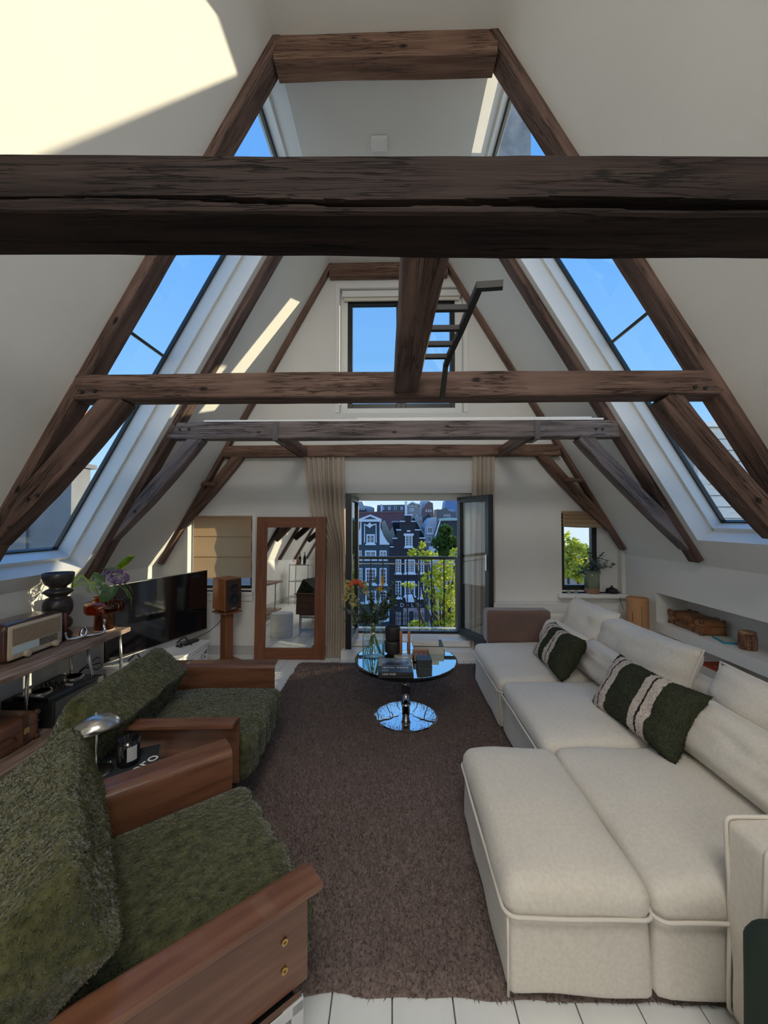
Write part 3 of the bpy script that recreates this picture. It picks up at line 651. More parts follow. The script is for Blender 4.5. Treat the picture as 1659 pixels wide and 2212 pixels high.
for lb, pts, m, y in (('brown pitched roof building on the skyline', [(906, 1112), (912, 1100), (927, 1083), (935, 1087), (948, 1112)], mat('brown_roof', (.13, .10, .10), .8, col2=(.2, .15, .14), nscale=4), 82),
                      ('white flat-roofed block on the skyline with a blue roof terrace', [(910, 1097), (910, 1082), (928, 1082), (928, 1097)], mat('pale_blue_white_wall', (.5, .53, .6)), 84),
                      ('blue-roofed building at the right end of the skyline', [(960, 1112), (961, 1094), (963, 1081), (992, 1081), (994, 1112)], mat('blue_roof', (.16, .26, .48), .6), 86),
                      ('grey gable row below the blue roof', [(944, 1122), (944, 1100), (956, 1101), (964, 1096), (970, 1104), (985, 1106), (995, 1122)], mat('grey_slate', (.12, .12, .13)), 66),
                      ('white block at the left end of the skyline', [(755, 1110), (755, 1086), (782, 1083), (786, 1092), (800, 1094), (806, 1096), (806, 1110)], mat('pale_grey_block', (.42, .45, .50), .8), 78),
                      ('small dark dormer roof left on the skyline', [(774, 1108), (774, 1098), (788, 1098), (790, 1108)], rt, 74),
                      ('low pink-grey gable between the far roofs', [(900, 1130), (900, 1120), (906, 1115), (913, 1114), (918, 1122), (918, 1130)], mat('pink_render', (.40, .30, .28), .8), 60),
                      ('dark gabled dormer beside the pale narrow house', [(915, 1142), (919, 1116), (925, 1108), (931, 1116), (932, 1122), (924, 1142)], rt, 52)):
    hs = house(lb, pts, m, y, y+5)
    cxp = sum(p[0] for p in pts)/len(pts)
    for k in (-1, 0, 1): hwin(hs, cxp+k*5-1.6, max(p[1] for p in pts)-11, cxp+k*5+1.6, max(p[1] for p in pts)-6, 2, 2, y, fr=.15, sill=False)
for px, py0, py1, Y, lb in ((824, 1091, 1108, 74, 'white flue pipe at the left end of the mansard roof'), (877, 1086, 1112, YH+2, 'slim white mast rising behind the stepped gable'), (862, 1128, 1142, YH+9.6, 'dark brick chimney left of the stepped gable')):
    a = at(px, py1, Y); b = at(px, py0, Y); a.z = -10.8; t = thing('chimney', lb, 'chimney', a); r_ = .9 if 'brick' in lb else .13
    MB().box(-r_, r_, -.2, .3, 0, b.z-a.z).build('shaft', hb2 if 'brick' in lb else hw, t); MB().box(-r_*1.2, r_*1.2, -.25, .35, b.z-a.z, b.z-a.z+.15).build('cap', hw, t)
# trees
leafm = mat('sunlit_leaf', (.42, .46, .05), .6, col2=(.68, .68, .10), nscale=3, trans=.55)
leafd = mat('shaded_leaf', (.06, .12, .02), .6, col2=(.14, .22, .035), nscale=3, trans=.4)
bark = mat('bark', (.05, .035, .025), .9)
def tree(label, blobs, Y, base, m, nleaf, size, seed):
    t = thing('tree', label, 'tree', (base[0], Y, -10.8)); rng = random.Random(seed); q = MB(); W = sum(b[2]*b[3] for b in blobs)
    for bx, by, rx, ry in blobs:
        c = at(bx, by, Y); sc = Y/FPX
        for _ in range(int(nleaf*rx*ry/W)):
            while True:
                u = Vector((rng.uniform(-1, 1), rng.uniform(-1, 1), rng.uniform(-1, 1)))
                if .25 < u.length < 1: break
            if noise.noise(Vector((u.x*2+bx, u.y*2, u.z*2+by))) < .02: continue
            p = c+Vector((u.x*rx*sc, u.y*(rx+ry)/2*sc, u.z*ry*sc))-t.location
            a = Vector((rng.uniform(-1, 1), rng.uniform(-1, 1), rng.uniform(-1, .3))).normalized(); b = a.cross(Vector((rng.uniform(-1, 1), rng.uniform(-1, 1), 1))).normalized()
            s_ = size*rng.uniform(.6, 1.2)
            q.add([p-a*s_, p+b*s_*.55, p+a*s_, p-b*s_*.55], [(0, 1, 2, 3)])
    fo = q.build('foliage', m, t); fo['kind'] = 'stuff'
    q = MB(); q.tube([(0, 0, 0), (0.1, 0, 4), (-.1, .1, 7)], [.28, .22, .18])
    for bx, by, rx, ry in blobs: c = at(bx, by, Y)-t.location; q.tube([(-.1, .1, 6.5), tuple((c+Vector((-.1, .1, 6.5)))/2+Vector((0, 0, -.4))), tuple(c)], [.12, .07, .02], 5)
    q.build('trunk', bark, t); return t
tree('yellow-green sunlit tree rising before the canal houses', [(960, 1230, 30, 26), (950, 1290, 38, 32), (965, 1345, 32, 26), (925, 1200, 22, 12), (893, 1193, 12, 8), (905, 1352, 20, 12), (935, 1250, 28, 18), (985, 1195, 14, 12), (895, 1352, 14, 10), (985, 1300, 18, 50), (940, 1365, 40, 10), (912, 1178, 9, 9), (884, 1264, 18, 5)], 17, (at(960, 1200, 17).x, 0), leafm, 6800, .10, 1)
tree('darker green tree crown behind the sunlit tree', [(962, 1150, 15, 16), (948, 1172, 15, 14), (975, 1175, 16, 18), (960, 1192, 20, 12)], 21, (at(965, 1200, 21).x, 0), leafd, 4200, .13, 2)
tree('pale green tree outside the small right window', [(1250, 1215, 45, 40), (1225, 1190, 26, 40), (1280, 1240, 40, 30)], 12, (at(1250, 1200, 12).x, 0), leafm, 4200, .10, 3)
# neighbouring buildings seen through the skylights
sd = mat('weathered_white_planks', (.62, .60, .55), .8, col2=(.40, .38, .34), nscale=4, stretch=(.5, 4, 5), ramp=(.52, .75), bump=.3, bscale=30)
nb = thing('plank_clad_dormer', 'white plank-clad dormer wall outside the right skylight', 'building', (3.90, 5.0, 0))
MB().box(0.02, 4, .03, 1.0, -2, 2.70).build('core', mat('grey_board', (.3, .3, .3)), nb)
for k in range(21):
    z = -.35+k*.145
    MB().box(.12, 4.0, -.012+random.uniform(-.003, .003), .03, z, z+.137).build('plank', sd, nb, bevel=.004, seg=1)
MB().box(0, .12, -.02, .05, -2, 2.72).build('corner_board', sd, nb); MB().box(-.05, 4.1, -.06, 1.05, 2.70, 2.76).build('coping', white, nb)
zn = mat('grey_zinc', (.11, .115, .125), .55, col2=(.17, .175, .185), nscale=2, bump=.2, bscale=5)
nb = thing('zinc_dormer', 'grey zinc-clad dormer outside the left skylight', 'building', (-3.62, 4.3, 0))
MB().box(-3, 0, -.05, .22, -2, 2.12).build('wall', zn, nb)
for x_ in (-.5, -1.1, -1.7, -2.3): MB().box(x_-.012, x_+.012, -.075, -.04, -2, 2.12).build('seam', zn, nb)
MB().box(-3.05, .04, -.1, .27, 2.12, 2.17).build('coping', zn, nb)
cn = mat('rough_grey_render', (.36, .34, .32), .9, col2=(.22, .21, .20), nscale=5, bump=.6, bscale=9, bdist=.03)
ch = thing('chimney', 'rough grey rendered chimney above the right skylight', 'chimney', (1.40, 4.75, 3.5))
q, L_ = timber_mb((0, 0, 0), (0, 0, 4.6), .5, .42, nseg=24, rough=.05, seed=77)
o = q.build('shaft', cn, ch); o.matrix_local = Matrix(((0, 0, 1, 0), (0, 1, 0, 0), (1, 0, 0, 0), (0, 0, 0, 1)))
MB().box(-.28, .28, -.32, .32, 4.6, 4.7).build('cap', cn, ch)
ch = thing('chimney', 'small orange chimney pot far beyond the left skylight', 'chimney', at(178, 905, 9))
MB().lathe([(.10, 0), (.085, .25), (.1, .28), (.1, .33)], 16).build('pot', mat('terracotta', (.55, .2, .08), .7), ch)
# balcony railing
rl = thing('balcony_railing', 'black iron balcony railing across the open doors', 'railing', (.17, 4.66, .18))
def rz(v): return v-.18
q = MB().box(-.80, .605, -.02, .02, rz(1.035), rz(1.07)); q.build('top_rail', black, rl, bevel=.006)
MB().box(-.80, .605, -.006, .006, rz(.975), rz(.987)).build('thin_rail', steel, rl)
MB().box(-.80, .605, -.01, .01, rz(.205), rz(.225)).build('lower_rail', steel, rl); MB().box(-.80, .605, -.03, .03, rz(.10), rz(.145)).build('bottom_rail', black, rl)
bal = MB().box(-.006, .006, -.006, .006, rz(.14), rz(1.04)); bal.sphere((0, 0, rz(.55)), .011, 6); bal.sphere((0, 0, rz(.48)), .014, 6); bal.sphere((0, 0, rz(.40)), .011, 6)
bm_ = bal.mesh('baluster', black, False)
for k in range(9): put('baluster', bm_, rl, (.595-.147*(k+1)+.0, 0, 0))
MB().box(.583, .607, -.012, .012, rz(.06), rz(1.06)).build('post', black, rl)
q = MB()
for sx_ in (-.35, .32):
    for s2 in (-1, 1):
        q.tube([(sx_+s2*(.012+.05*(1-t)*math.cos(t*7)), -.012, rz(.30)+.35*t) for t in [i/24 for i in range(25)]], .0045, 5)
q.build('scrollwork', black, rl)
struct('trim_12', MB().box(-.7, 1.0, 4.57, 4.75, .02, .12), mat('stone_ledge', (.5, .49, .46), .8))
# ------------------------------------------------------------------ rug
RX0_, RX1_, RY0_, RY1_ = -.98, 1.28, 1.245, 4.05
rug = thing('shag_rug', 'dark brown shaggy rug under the glass table and sofa', 'rug', (0, 1.2, 0))
q = MB(); n1, n2 = 60, 70; k = 0
for j in range(n2+1):
    for i in range(n1+1):
        x_ = RX0_+(RX1_-RX0_)*i/n1; y_ = RY0_+(RY1_-RY0_)*j/n2
        e = min(i, n1-i, j, n2-j); z_ = .024*min(1, e/1.0)+noise.noise(Vector((x_*9, y_*9, 0)))*.005*(e > 0)
        if e == 0: x_ += noise.noise(Vector((x_*8, y_*8, 4)))*.014; y_ += noise.noise(Vector((x_*8, y_*8, 9)))*.014; z_ = .002
        q.v.append((x_, y_-1.2, z_))
for j in range(n2):
    for i in range(n1): a = j*(n1+1)+i; q.f.append((a, a+1, a+n1+2, a+n1+1))
base = q.build('backing', rugm, rug, smooth=True)
pm = scatter_tris([(base.data, None)], 150000, .017, .0026, droop=0, rnd=.75); pm.materials.append(rugm)
o = put('pile', pm, rug); o['kind'] = 'stuff'

# ------------------------------------------------------------------ sofa
def rrect(x0, x1, y0, y1, r, z, n=5, wob=.004, seed=0):
    pts = []
    for cx_, cy_, a0 in ((x1-r, y1-r, 0), (x0+r, y1-r, 90), (x0+r, y0+r, 180), (x1-r, y0+r, 270)):
        for i in range(n+1):
            a = R(a0+90*i/n); pts.append((cx_+r*math.cos(a), cy_+r*math.sin(a)))
    out = []
    m = len(pts)
    for i in range(m):
        a, b = Vector(pts[i]), Vector(pts[(i+1) % m]); kk = max(1, int((b-a).length/.05))
        for t in range(kk):
            p = a.lerp(b, t/kk); w_ = noise.noise_vector(Vector((p.x*5+seed, p.y*5, 0)))*wob; out.append((p.x+w_.x, p.y+w_.y, z+w_.z))
    return out
sofa = thing('sectional_sofa', 'long cream linen sectional sofa with a chaise end along the right wall', 'sofa', (1.25, 2.4, 0)); so_ = sofa.location.copy()
def sbox(name, x0, x1, y0, y1, z0, z1, r, crown=0, nz=.006, m=sofam, n=16, seed=0, flare=0):
    mb = softbox(x1-x0, y1-y0, z1-z0, r, n=n, crown=crown, nz=nz, nsc=5, seed=seed)
    if flare:
        H_ = (z1-z0)
        mb.v = [(v[0]*(1+flare*max(0, -v[2]/H_)), v[1]*(1+flare*max(0, -v[2]/H_)), v[2]+.006*noise.noise(Vector((v[0]*6, v[1]*6, seed)))) for v in mb.v]
    mb.xf(Matrix.Translation(Vector(((x0+x1)/2, (y0+y1)/2, (z0+z1)/2))-so_))
    return mb.build(name, m, sofa, smooth=True)
mods = [(.345, .80, 1.22, 1.975), (.80, 1.72, 1.215, 1.985), (.765, 1.72, 1.99, 2.76), (.75, 1.72, 2.765, 3.62)]
for i, (x0, x1, y0, y1) in enumerate(mods):
    sbox('skirt', x0+.012, x1-.006, y0+.01, y1-.008, .035, .30, .022, nz=.009, seed=i, flare=.035)
    xb = x1 if i == 0 else 1.70
    c_ = sbox('seat_cushion', x0, xb-.002, y0-.006, y1-.006, .262, .372, .05, crown=.045, nz=.007, seed=i+5, n=24)
    pp = closed_tube([Vector(p)-so_ for p in rrect(x0-.004, xb, y0-.012, y1-.006, .04, .292, seed=i)], .0062); p_ = pp.build('piping', sofap, None, smooth=True)
    p_.parent = c_
    q = MB()
    if i != 1: q.tube([Vector((x0+.010, y0+.004, z_))-so_ for z_ in (.04, .12, .2, .285)], .004); q.build('corner_seam', sofap, sofa, smooth=True)
    q = MB()
    for a in (x0+.08, x1-.08):
        for b in (y0+.08, y1-.08): MB().box(a-.025-so_.x, a+.025-so_.x, b-.025-so_.y, b+.025-so_.y, 0, .05).build('foot', blackm, sofa)
sbox('backrest', 1.715, 1.86, 1.215, 3.65, .03, .60, .045, nz=.01, seed=11)
bp_ = sbox('arm', 1.008, 1.86, 1.085, 1.21, .03, .605, .014, nz=.012, seed=13, n=20)
def loop_xz(x0, x1, y, z0, z1, r, seed):
    return [(p[0], y+noise.noise(Vector((p[0]*4, p[1]*4, seed)))*.006, p[1]) for p in [(a, b) for a, b, _ in rrect(x0, x1, z0, z1, r, 0, wob=.006, seed=seed)]]
for yy in (1.206, 1.089):
    closed_tube([Vector(p)-so_ for p in loop_xz(1.010, 1.86, yy, .03, .606, .02, int(yy*50))], .0062).build('piping', sofap, bp_, smooth=True)
sbox('arm', .905, 1.86, 3.645, 3.775, .03, .635, .035, nz=.008, seed=17)
th = thing('throw_blanket', 'brown velvet throw folded over the far arm of the sofa', 'blanket', (1.18, 3.71, .36))
q = softbox(.60, .165, .312, .03, n=16, nz=.006, seed=3); q.xf(Matrix.Translation((0, 0, .145)))
q.build('cloth', mat('brown_velvet', (.12, .066, .048), .8, col2=(.17, .10, .075), nscale=3, sheen=.5), th, smooth=True)
def place(mbm, name, m, label, cat, BL, BR, TL, group=None, pipe=None, t=None):
    BL, BR, TL = Vector(BL), Vector(BR), Vector(TL); X = (BR-BL).normalized(); Z = (TL-BL); Z = (Z-X*Z.dot(X)).normalized(); Y = Z.cross(X)
    M = Matrix((X, Y, Z)).transposed().to_4x4(); M.translation = (BL+BR)/2
    e = bpy.data.objects.new(name, None); C.objects.link(e); e.matrix_world = M; e.empty_display_size = .05; tag(e, label, cat, group)
    o = mbm.build('cover', m, e, smooth=True)
    if pipe:
        closed_tube([(a[0]*1.004, a[1], a[2]) for a in mbm.rim], .006).build('piping', pipe, e, smooth=True)
    return e, o
pil = [('plump cream back pillow at the far end, tucked beside the arm', (1.58, 3.62, .40), (1.60, 2.97, .40), (1.70, 3.62, .80), .66, .41, .24),
       ('wide cream back pillow in the middle, above the larger striped cushion', (1.60, 3.12, .37), (1.62, 2.22, .38), (1.73, 3.12, .77), .92, .41, .25),
       ('cream back pillow nearest the viewer, cut by the photo edge', (1.62, 2.10, .37), (1.62, 1.24, .37), (1.75, 2.10, .77), .86, .40, .24)]
for i, (lb, BL, BR, TL, w_, h_, t_) in enumerate(pil):
    place(pillow(w_, h_, t_, seed=i+1, pinch=.05, nz=.014), 'back_pillow', sofam, lb, 'pillow', BL, BR, TL, 'cream back pillows', sofap)
lum = [('low cream lumbar cushion at the far end behind the smaller striped cushion', (1.36, 3.60, .385), (1.38, 3.0, .385), (1.50, 3.60, .62), .60, .25, .22),
       ('low cream lumbar cushion between the two striped cushions', (1.40, 2.98, .385), (1.40, 2.20, .385), (1.54, 2.98, .62), .79, .25, .23),
       ('low cream lumbar cushion nearest the viewer, behind the chaise', (1.41, 2.0, .385), (1.41, 1.23, .385), (1.56, 2.0, .62), .78, .28, .26)]
for i, (lb, BL, BR, TL, w_, h_, t_) in enumerate(lum):
    place(pillow(w_, h_, t_, seed=i+7, pinch=.03, nz=.010), 'lumbar_cushion', sofam, lb, 'cushion', BL, BR, TL, 'cream lumbar cushions', sofap)
def stripe_mat(name, W, stops):
    m = bpy.data.materials.new(name); m.use_nodes = True; t = m.node_tree; n = t.nodes; L = t.links; b = n['Principled BSDF']; b.inputs['Roughness'].default_value = .95; b.inputs['Specular IOR Level'].default_value = .1
    tcn = n.new('ShaderNodeTexCoord'); sp = n.new('ShaderNodeSeparateXYZ'); L.new(tcn.outputs['Object'], sp.inputs[0])
    no = n.new('ShaderNodeTexNoise'); no.inputs['Scale'].default_value = 45; L.new(tcn.outputs['Object'], no.inputs['Vector'])
    ma = n.new('ShaderNodeMath'); ma.operation = 'MULTIPLY_ADD'; ma.inputs[1].default_value = 1/W; ma.inputs[2].default_value = .49; L.new(sp.outputs['X'], ma.inputs[0])
    m2 = n.new('ShaderNodeMath'); m2.operation = 'MULTIPLY_ADD'; m2.inputs[1].default_value = .02; L.new(no.outputs[0], m2.inputs[0]); L.new(ma.outputs[0], m2.inputs[2])
    r = n.new('ShaderNodeValToRGB'); r.color_ramp.interpolation = 'CONSTANT'; e = r.color_ramp.elements
    cols = dict(g=(.050, .056, .034, 1), c=(.66, .58, .51, 1), d=(.055, .035, .035, 1))
    e[0].position = 0; e[0].color = cols[stops[0][1]]; e[1].position = stops[1][0]; e[1].color = cols[stops[1][1]]
    for p, c in stops[2:]: x = e.new(p); x.color = cols[c]
    L.new(m2.outputs[0], r.inputs[0]); mx = n.new('ShaderNodeMixRGB'); mx.blend_type = 'MULTIPLY'; mx.inputs[0].default_value = .7
    n2 = n.new('ShaderNodeTexNoise'); n2.inputs['Scale'].default_value = 130; L.new(tcn.outputs['Object'], n2.inputs['Vector'])
    r2 = n.new('ShaderNodeValToRGB'); r2.color_ramp.elements[0].position = .3; r2.color_ramp.elements[0].color = (.45, .45, .45, 1); r2.color_ramp.elements[1].position = .55; L.new(n2.outputs[0], r2.inputs[0])
    L.new(r.outputs[0], mx.inputs[1]); L.new(r2.outputs[0], mx.inputs[2]); L.new(mx.outputs[0], b.inputs[0])
    bp = n.new('ShaderNodeBump'); bp.inputs['Strength'].default_value = .9; bp.inputs['Distance'].default_value = .008; L.new(n2.outputs[0], bp.inputs['Height']); L.new(bp.outputs[0], b.inputs['Normal']); return m
st1 = stripe_mat('striped_boucle', .62, [(0, 'g'), (.09, 'c'), (.165, 'd'), (.185, 'c'), (.27, 'g'), (.56, 'c'), (.635, 'd'), (.655, 'c'), (.74, 'g')])
st2 = stripe_mat('striped_boucle_small', .56, [(0, 'g'), (.14, 'c'), (.22, 'd'), (.245, 'c'), (.32, 'g'), (.50, 'c'), (.58, 'd'), (.605, 'c'), (.69, 'g')])
for lb, BL, BR, TL, w_, h_, m in (('large dark green boucle cushion with cream stripes, nearest the viewer', (1.20, 2.36, .385), (1.255, 1.79, .40), (1.40, 2.43, .70), .62, .36, st1),
                           ('smaller-looking dark green cushion with cream stripes, farther along the sofa', (1.17, 3.24, .385), (1.15, 2.66, .40), (1.35, 3.29, .68), .56, .33, st2)):
    e, o = place(pillow(w_, h_, .17, seed=int(w_*50), pinch=.11, nz=.01), 'striped_cushion', m, lb, 'cushion', BL, BR, TL, 'striped cushions')
    pm = scatter_tris([(o.data, None)], 14000, .007, .0022, droop=0, rnd=.9); pm.materials.append(m); p_ = put('pile', pm, o); p_['kind'] = 'stuff'
# dark green seat edge at the lower right corner
gp = thing('green_pouf', 'dark green upholstered seat edge at the lower right corner', 'pouf', (1.02, .93, 0))
softbox(.30, .22, .50, .06, n=8, nz=.006, c=(0, 0, .26)).build('cover', mat('dark_green_velvet', (.010, .022, .014), .85, col2=(.016, .032, .02), nscale=5), gp, smooth=True)
MB().box(-.11, .11, -.08, .08, 0, .02).build('foot', blackm, gp)

# ------------------------------------------------------------------ armchairs
def armchair(loc, rz, label, bx, by, bt, name='armchair'):
    t = thing(name, label, 'armchair', loc, rz, 'green teddy armchairs')
    sc = softbox(.72, .63, .215, .055, n=22, crown=.028, nz=.010, nsc=7, seed=2, c=(.025, 0, .305))
    # front edge rolls down in soft ribs
    vv = []
    for v in sc.v:
        x_, y_, z_ = v
        if x_ > .33: x_ += .008*math.sin(y_*52)
        d = math.hypot(x_-.03, y_); z_ -= .020*math.exp(-(d/.05)**2)
        vv.append((x_, y_, z_))
    sc.v = vv; s_ = sc.build('seat_cushion', green, t, smooth=True)
    bc = MB(); bm = bmesh.new()
    prof = [(-.04, -.055), (-.002, -.008), (-.012, .014), (-.13, .132), (-.155, .145), (-.185, .132), (-.285, -.03), (-.300, -.09), (-.27, -.165), (-.16, -.19), (-.105, -.175)]
    K = len(prof); prof2 = []
    for i in range(K):
        p0, p1, p2, p3 = [Vector(prof[(i+j) % K]) for j in (-1, 0, 1, 2)]
        for s in range(4):
            u = s/4; prof2.append(.5*((2*p1)+(p2-p0)*u+(2*p0-5*p1+4*p2-p3)*u*u+(-p0+3*p1-3*p2+p3)*u**3))
    cen = Vector((-.185, -.02)); NY = 30
    for j in range(NY+1):
        v_ = -1+2*j/NY; w_ = .355*v_; sh = (1-abs(v_)**24*.10)
        for p in prof2:
            q_ = cen+(p-cen)*sh; nn = noise.noise_vector(Vector((q_.x*8, w_*8, q_.y*8)))*.012
            bc.v.append((q_.x+nn.x, w_+nn.y*.4, q_.y+nn.z))
    m_ = len(prof2)
    for j in range(NY):
        for i in range(m_): bc.f.append((j*m_+i, j*m_+(i+1) % m_, (j+1)*m_+(i+1) % m_, (j+1)*m_+i))
    for j, rev in ((0, False), (NY, True)):
        bc.v.append((cen.x, (-.362 if j == 0 else .362), cen.y)); c_ = len(bc.v)-1
        for i in range(m_):
            f = (j*m_+i, c_, j*m_+(i+1) % m_); bc.f.append(f if not rev else f[::-1])
    bc.xf(Matrix.Translation((bx, by, .605)) @ Matrix.Rotation(bt, 4, 'Y'))
    # keep the ends clear of the arms
    b_ = bc.build('back_cushion', green, t, smooth=True)
    for ob, cnt in ((s_, 34000), (b_, 36000)):
        me = ob.data
        bmx = bmesh.new(); bmx.from_mesh(me); bmesh.ops.recalc_face_normals(bmx, faces=bmx.faces); bmx.to_mesh(me); bmx.free()
        pm = scatter_tris([(me, None)], cnt, .0065, .0024, droop=.4, rnd=.9); pm.materials.append(green); p_ = put('pile', pm, ob); p_['kind'] = 'stuff'
    for sg in (-1, 1):
        pr = [(.430, .55), (.36, .55)]
        for a in range(0, 91, 15): pr.append((.36-.032*math.sin(R(a)), .55-.032+.032*math.cos(R(a))))
        pr += [(.328, .228)]
        th_ = .017; inn = [(.345, .228)]
        for a in range(90, -1, -15): inn.append((.36-.015*math.sin(R(a)), .518+.015*math.cos(R(a))))
        inn += [(.36, .533), (.430, .533)]
        P = [(sg*y, z) for y, z in pr+inn]
        q = MB(); n_ = len(P)
        def sec(x_, zo=0): return [(x_, y, z+zo) for y, z in P]
        xs = [-.35, -.34, .30, .325, .335]; vs = []
        for x_ in xs: vs += sec(x_, 0)
        fs = []
        for i in range(len(xs)-1):
            for k in range(n_): fs.append((i*n_+k, i*n_+(k+1) % n_, (i+1)*n_+(k+1) % n_, (i+1)*n_+k))
        fs += [tuple(range(n_))[::-1], tuple((len(xs)-1)*n_+k for k in range(n_))]
        q.add(vs, fs); a_ = q.build('armrest', ply, t)
        bmx = bmesh.new(); bmx.from_mesh(a_.data); bmesh.ops.recalc_face_normals(bmx, faces=bmx.faces); bmx.to_mesh(a_.data); bmx.free()
        # lower corner of the side panel is rounded off by the bevel
        md = a_.modifiers.new('b', 'BEVEL'); md.width = .004; md.segments = 2; md.limit_method = 'ANGLE'; md.angle_limit = R(40)
        for zz in (.375, .30):
            MB().lathe([(.004, 0), (.009, 0), (.009, .004), (.004, .004), (.004, 0)], 16).xf(Matrix.Translation((.265, sg*.3465, zz)) @ Matrix.Rotation(-sg*PI/2, 4, 'X')).build('bolt', brass, a_)
        q = MB(); y0, y1 = sg*.352, sg*.372
        y0, y1 = min(y0, y1), max(y0, y1)
        q.box(-.29, .31, y0, y1, 0, .03).box(-.29, -.255, y0, y1, .03, .22).box(.275, .31, y0, y1, .03, .22).box(-.29, .31, y0-(.0), y1, .19, .225)
        q.build('leg_frame', chrome, t, bevel=.003)
    MB().box(-.28, .30, -.34, .34, .175, .20).build('seat_base', blackm, t)
    return t
ch1 = armchair((-.715, 1.146, 0), R(39.7), 'green teddy armchair nearest the viewer, turned towards the rug', -.10, 0, R(24))
ch2 = armchair((-1.10, 2.205, 0), R(3), 'second green teddy armchair, facing the sofa beside the television', -.13, -.215, R(-6))

# ------------------------------------------------------------------ side stool with lamp between the chairs
stl = thing('side_stool', 'low black side stool between the two armchairs', 'stool', (-1.19, 1.62, 0))
MB().lathe([(.001, .40), (.17, .40), (.175, .405), (.175, .42), (.17, .425), (.001, .425)], 32).build('top', blackm, stl, smooth=False)
MB().lathe([(.001, 0), (.14, 0), (.14, .015), (.02, .03), (.02, .40)], 24).build('pedestal', blackm, stl)
bk = thing('magazine', 'black magazine with white lettering under the candle and lamp', 'magazine', (-1.175, 1.64, .4255), R(28))
MB().box(-.15, .15, -.11, .11, 0, .022).build('pages', mat('page_white', (.7, .69, .66), .7), bk)
MB().box(-.152, .152, -.112, .112, .022, .026).build('cover', mat('charcoal_cover', (.035, .04, .045), .45), bk)
ta, tb = atz(293, 1662, .4525), atz(330, 1636, .4525); tm = (ta+tb)/2-bk.location; tm.rotate(Matrix.Rotation(-R(28), 3, 'Z'))
put('title', text_mesh('ero', .085, white, .0006), bk, (tm.x, tm.y, .0268), (0, 0, math.atan2(tb.y-ta.y, tb.x-ta.x)-R(28)))
put('small_print', text_mesh('no. 12', .018, white, .0004), bk, (-.05, .05, .0268), (0, 0, R(8)))
lp = thing('table_lamp', 'small brushed steel mushroom lamp on the side stool', 'lamp', (-1.235, 1.60, .452))
MB().lathe([(.001, 0), (.058, 0), (.060, .003), (.055, .006), (.006, .010), (.001, .010)], 32).build('base', steel, lp, smooth=True)
MB().tube([(0, 0, .008), (0, 0, .20)], .0045, 12).build('stem', steel, lp, smooth=True)
q = MB().lathe([(.082, 0), (.086, .006), (.084, .022), (.070, .043), (.045, .058), (.015, .064), (.001, .065)], 40); q.lathe([(.081, .001), (.08, .02), (.066, .040), (.04, .054), (.001, .06)], 40)
q.build('shade', steel, lp, smooth=True, loc=(0, 0, .172), rot=(R(-8), R(-10), 0))
MB().tube([(0, 0, .062), (0, 0, .072)], .004, 10).build('finial', steel, lp, loc=(0, 0, .172), rot=(R(-8), R(-10), 0))
cd = thing('scented_candle', 'black glass scented candle with a white label on the magazine', 'candle', (-1.145, 1.665, .452))
q = MB().lathe([(.001, 0), (.038, 0), (.042, .004), (.043, .105), (.040, .105), (.039, .03), (.001, .03)], 32); q.build('jar', blackg, cd, smooth=True)
MB().lathe([(.001, .03), (.0385, .03), (.0385, .072), (.001, .072)], 24).build('wax', mat('dark_wax', (.03, .03, .03), .4), cd)
q = MB()
for i in range(8):
    a0, a1 = R(-62+i*6.5), R(-62+(i+1)*6.5); q.add([(.0437*math.cos(a), .0437*math.sin(a), z) for a in (a0, a1) for z in (.025, .085)], [(0, 2, 3, 1)])
q.build('label', mat('label_grey', (.55, .56, .58), .5), cd)
ds = thing('round_drum_stool', 'white ribbed drum stool on the floor behind the far armchair', 'stool', (-1.55, 2.98, 0))
prof = [(.001, 0), (.15, 0)]
for i in range(14): prof += [(.155, .012+i*.021), (.150, .022+i*.021)]
prof += [(.148, .315), (.001, .32)]
MB().lathe(prof, 40).build('body', white, ds, smooth=False)

# ------------------------------------------------------------------ coffee table
ct = thing('coffee_table', 'round dark glass coffee table on a chrome pedestal', 'table', (.10, 2.95, .022))
MB().lathe([(.001, .420), (.372, .420), (.380, .424), (.381, .431), (.376, .435), (.001, .435)], 96).build('tabletop', mat('black_mirror_glass', (.62, .72, .72), .015, 1), ct)
MB().lathe([(.372, .411), (.384, .411), (.386, .424), (.386, .432), (.381, .4345), (.381, .424), (.372, .419)], 96).build('rim', blackg, ct, smooth=False)
MB().lathe([(.001, .40), (.10, .40), (.10, .412), (.001, .412)], 32).build('top_plate', steel, ct)
MB().lathe([(.030, .02), (.030, .09), (.033, .092), (.033, .40)], 32).build('column', mat('dark_chrome', (.30, .30, .31), .10, 1), ct, smooth=True)
MB().lathe([(.030, .085), (.037, .088), (.037, .098), (.030, .10)], 32).build('collar', chrome, ct, smooth=True)
MB().lathe([(.03, .022), (.06, .0175), (.12, .0135), (.225, .008), (.240, .004), (.240, 0), (.001, 0)], 96).build('base', mirrorm, ct, smooth=False)
TZ = .457
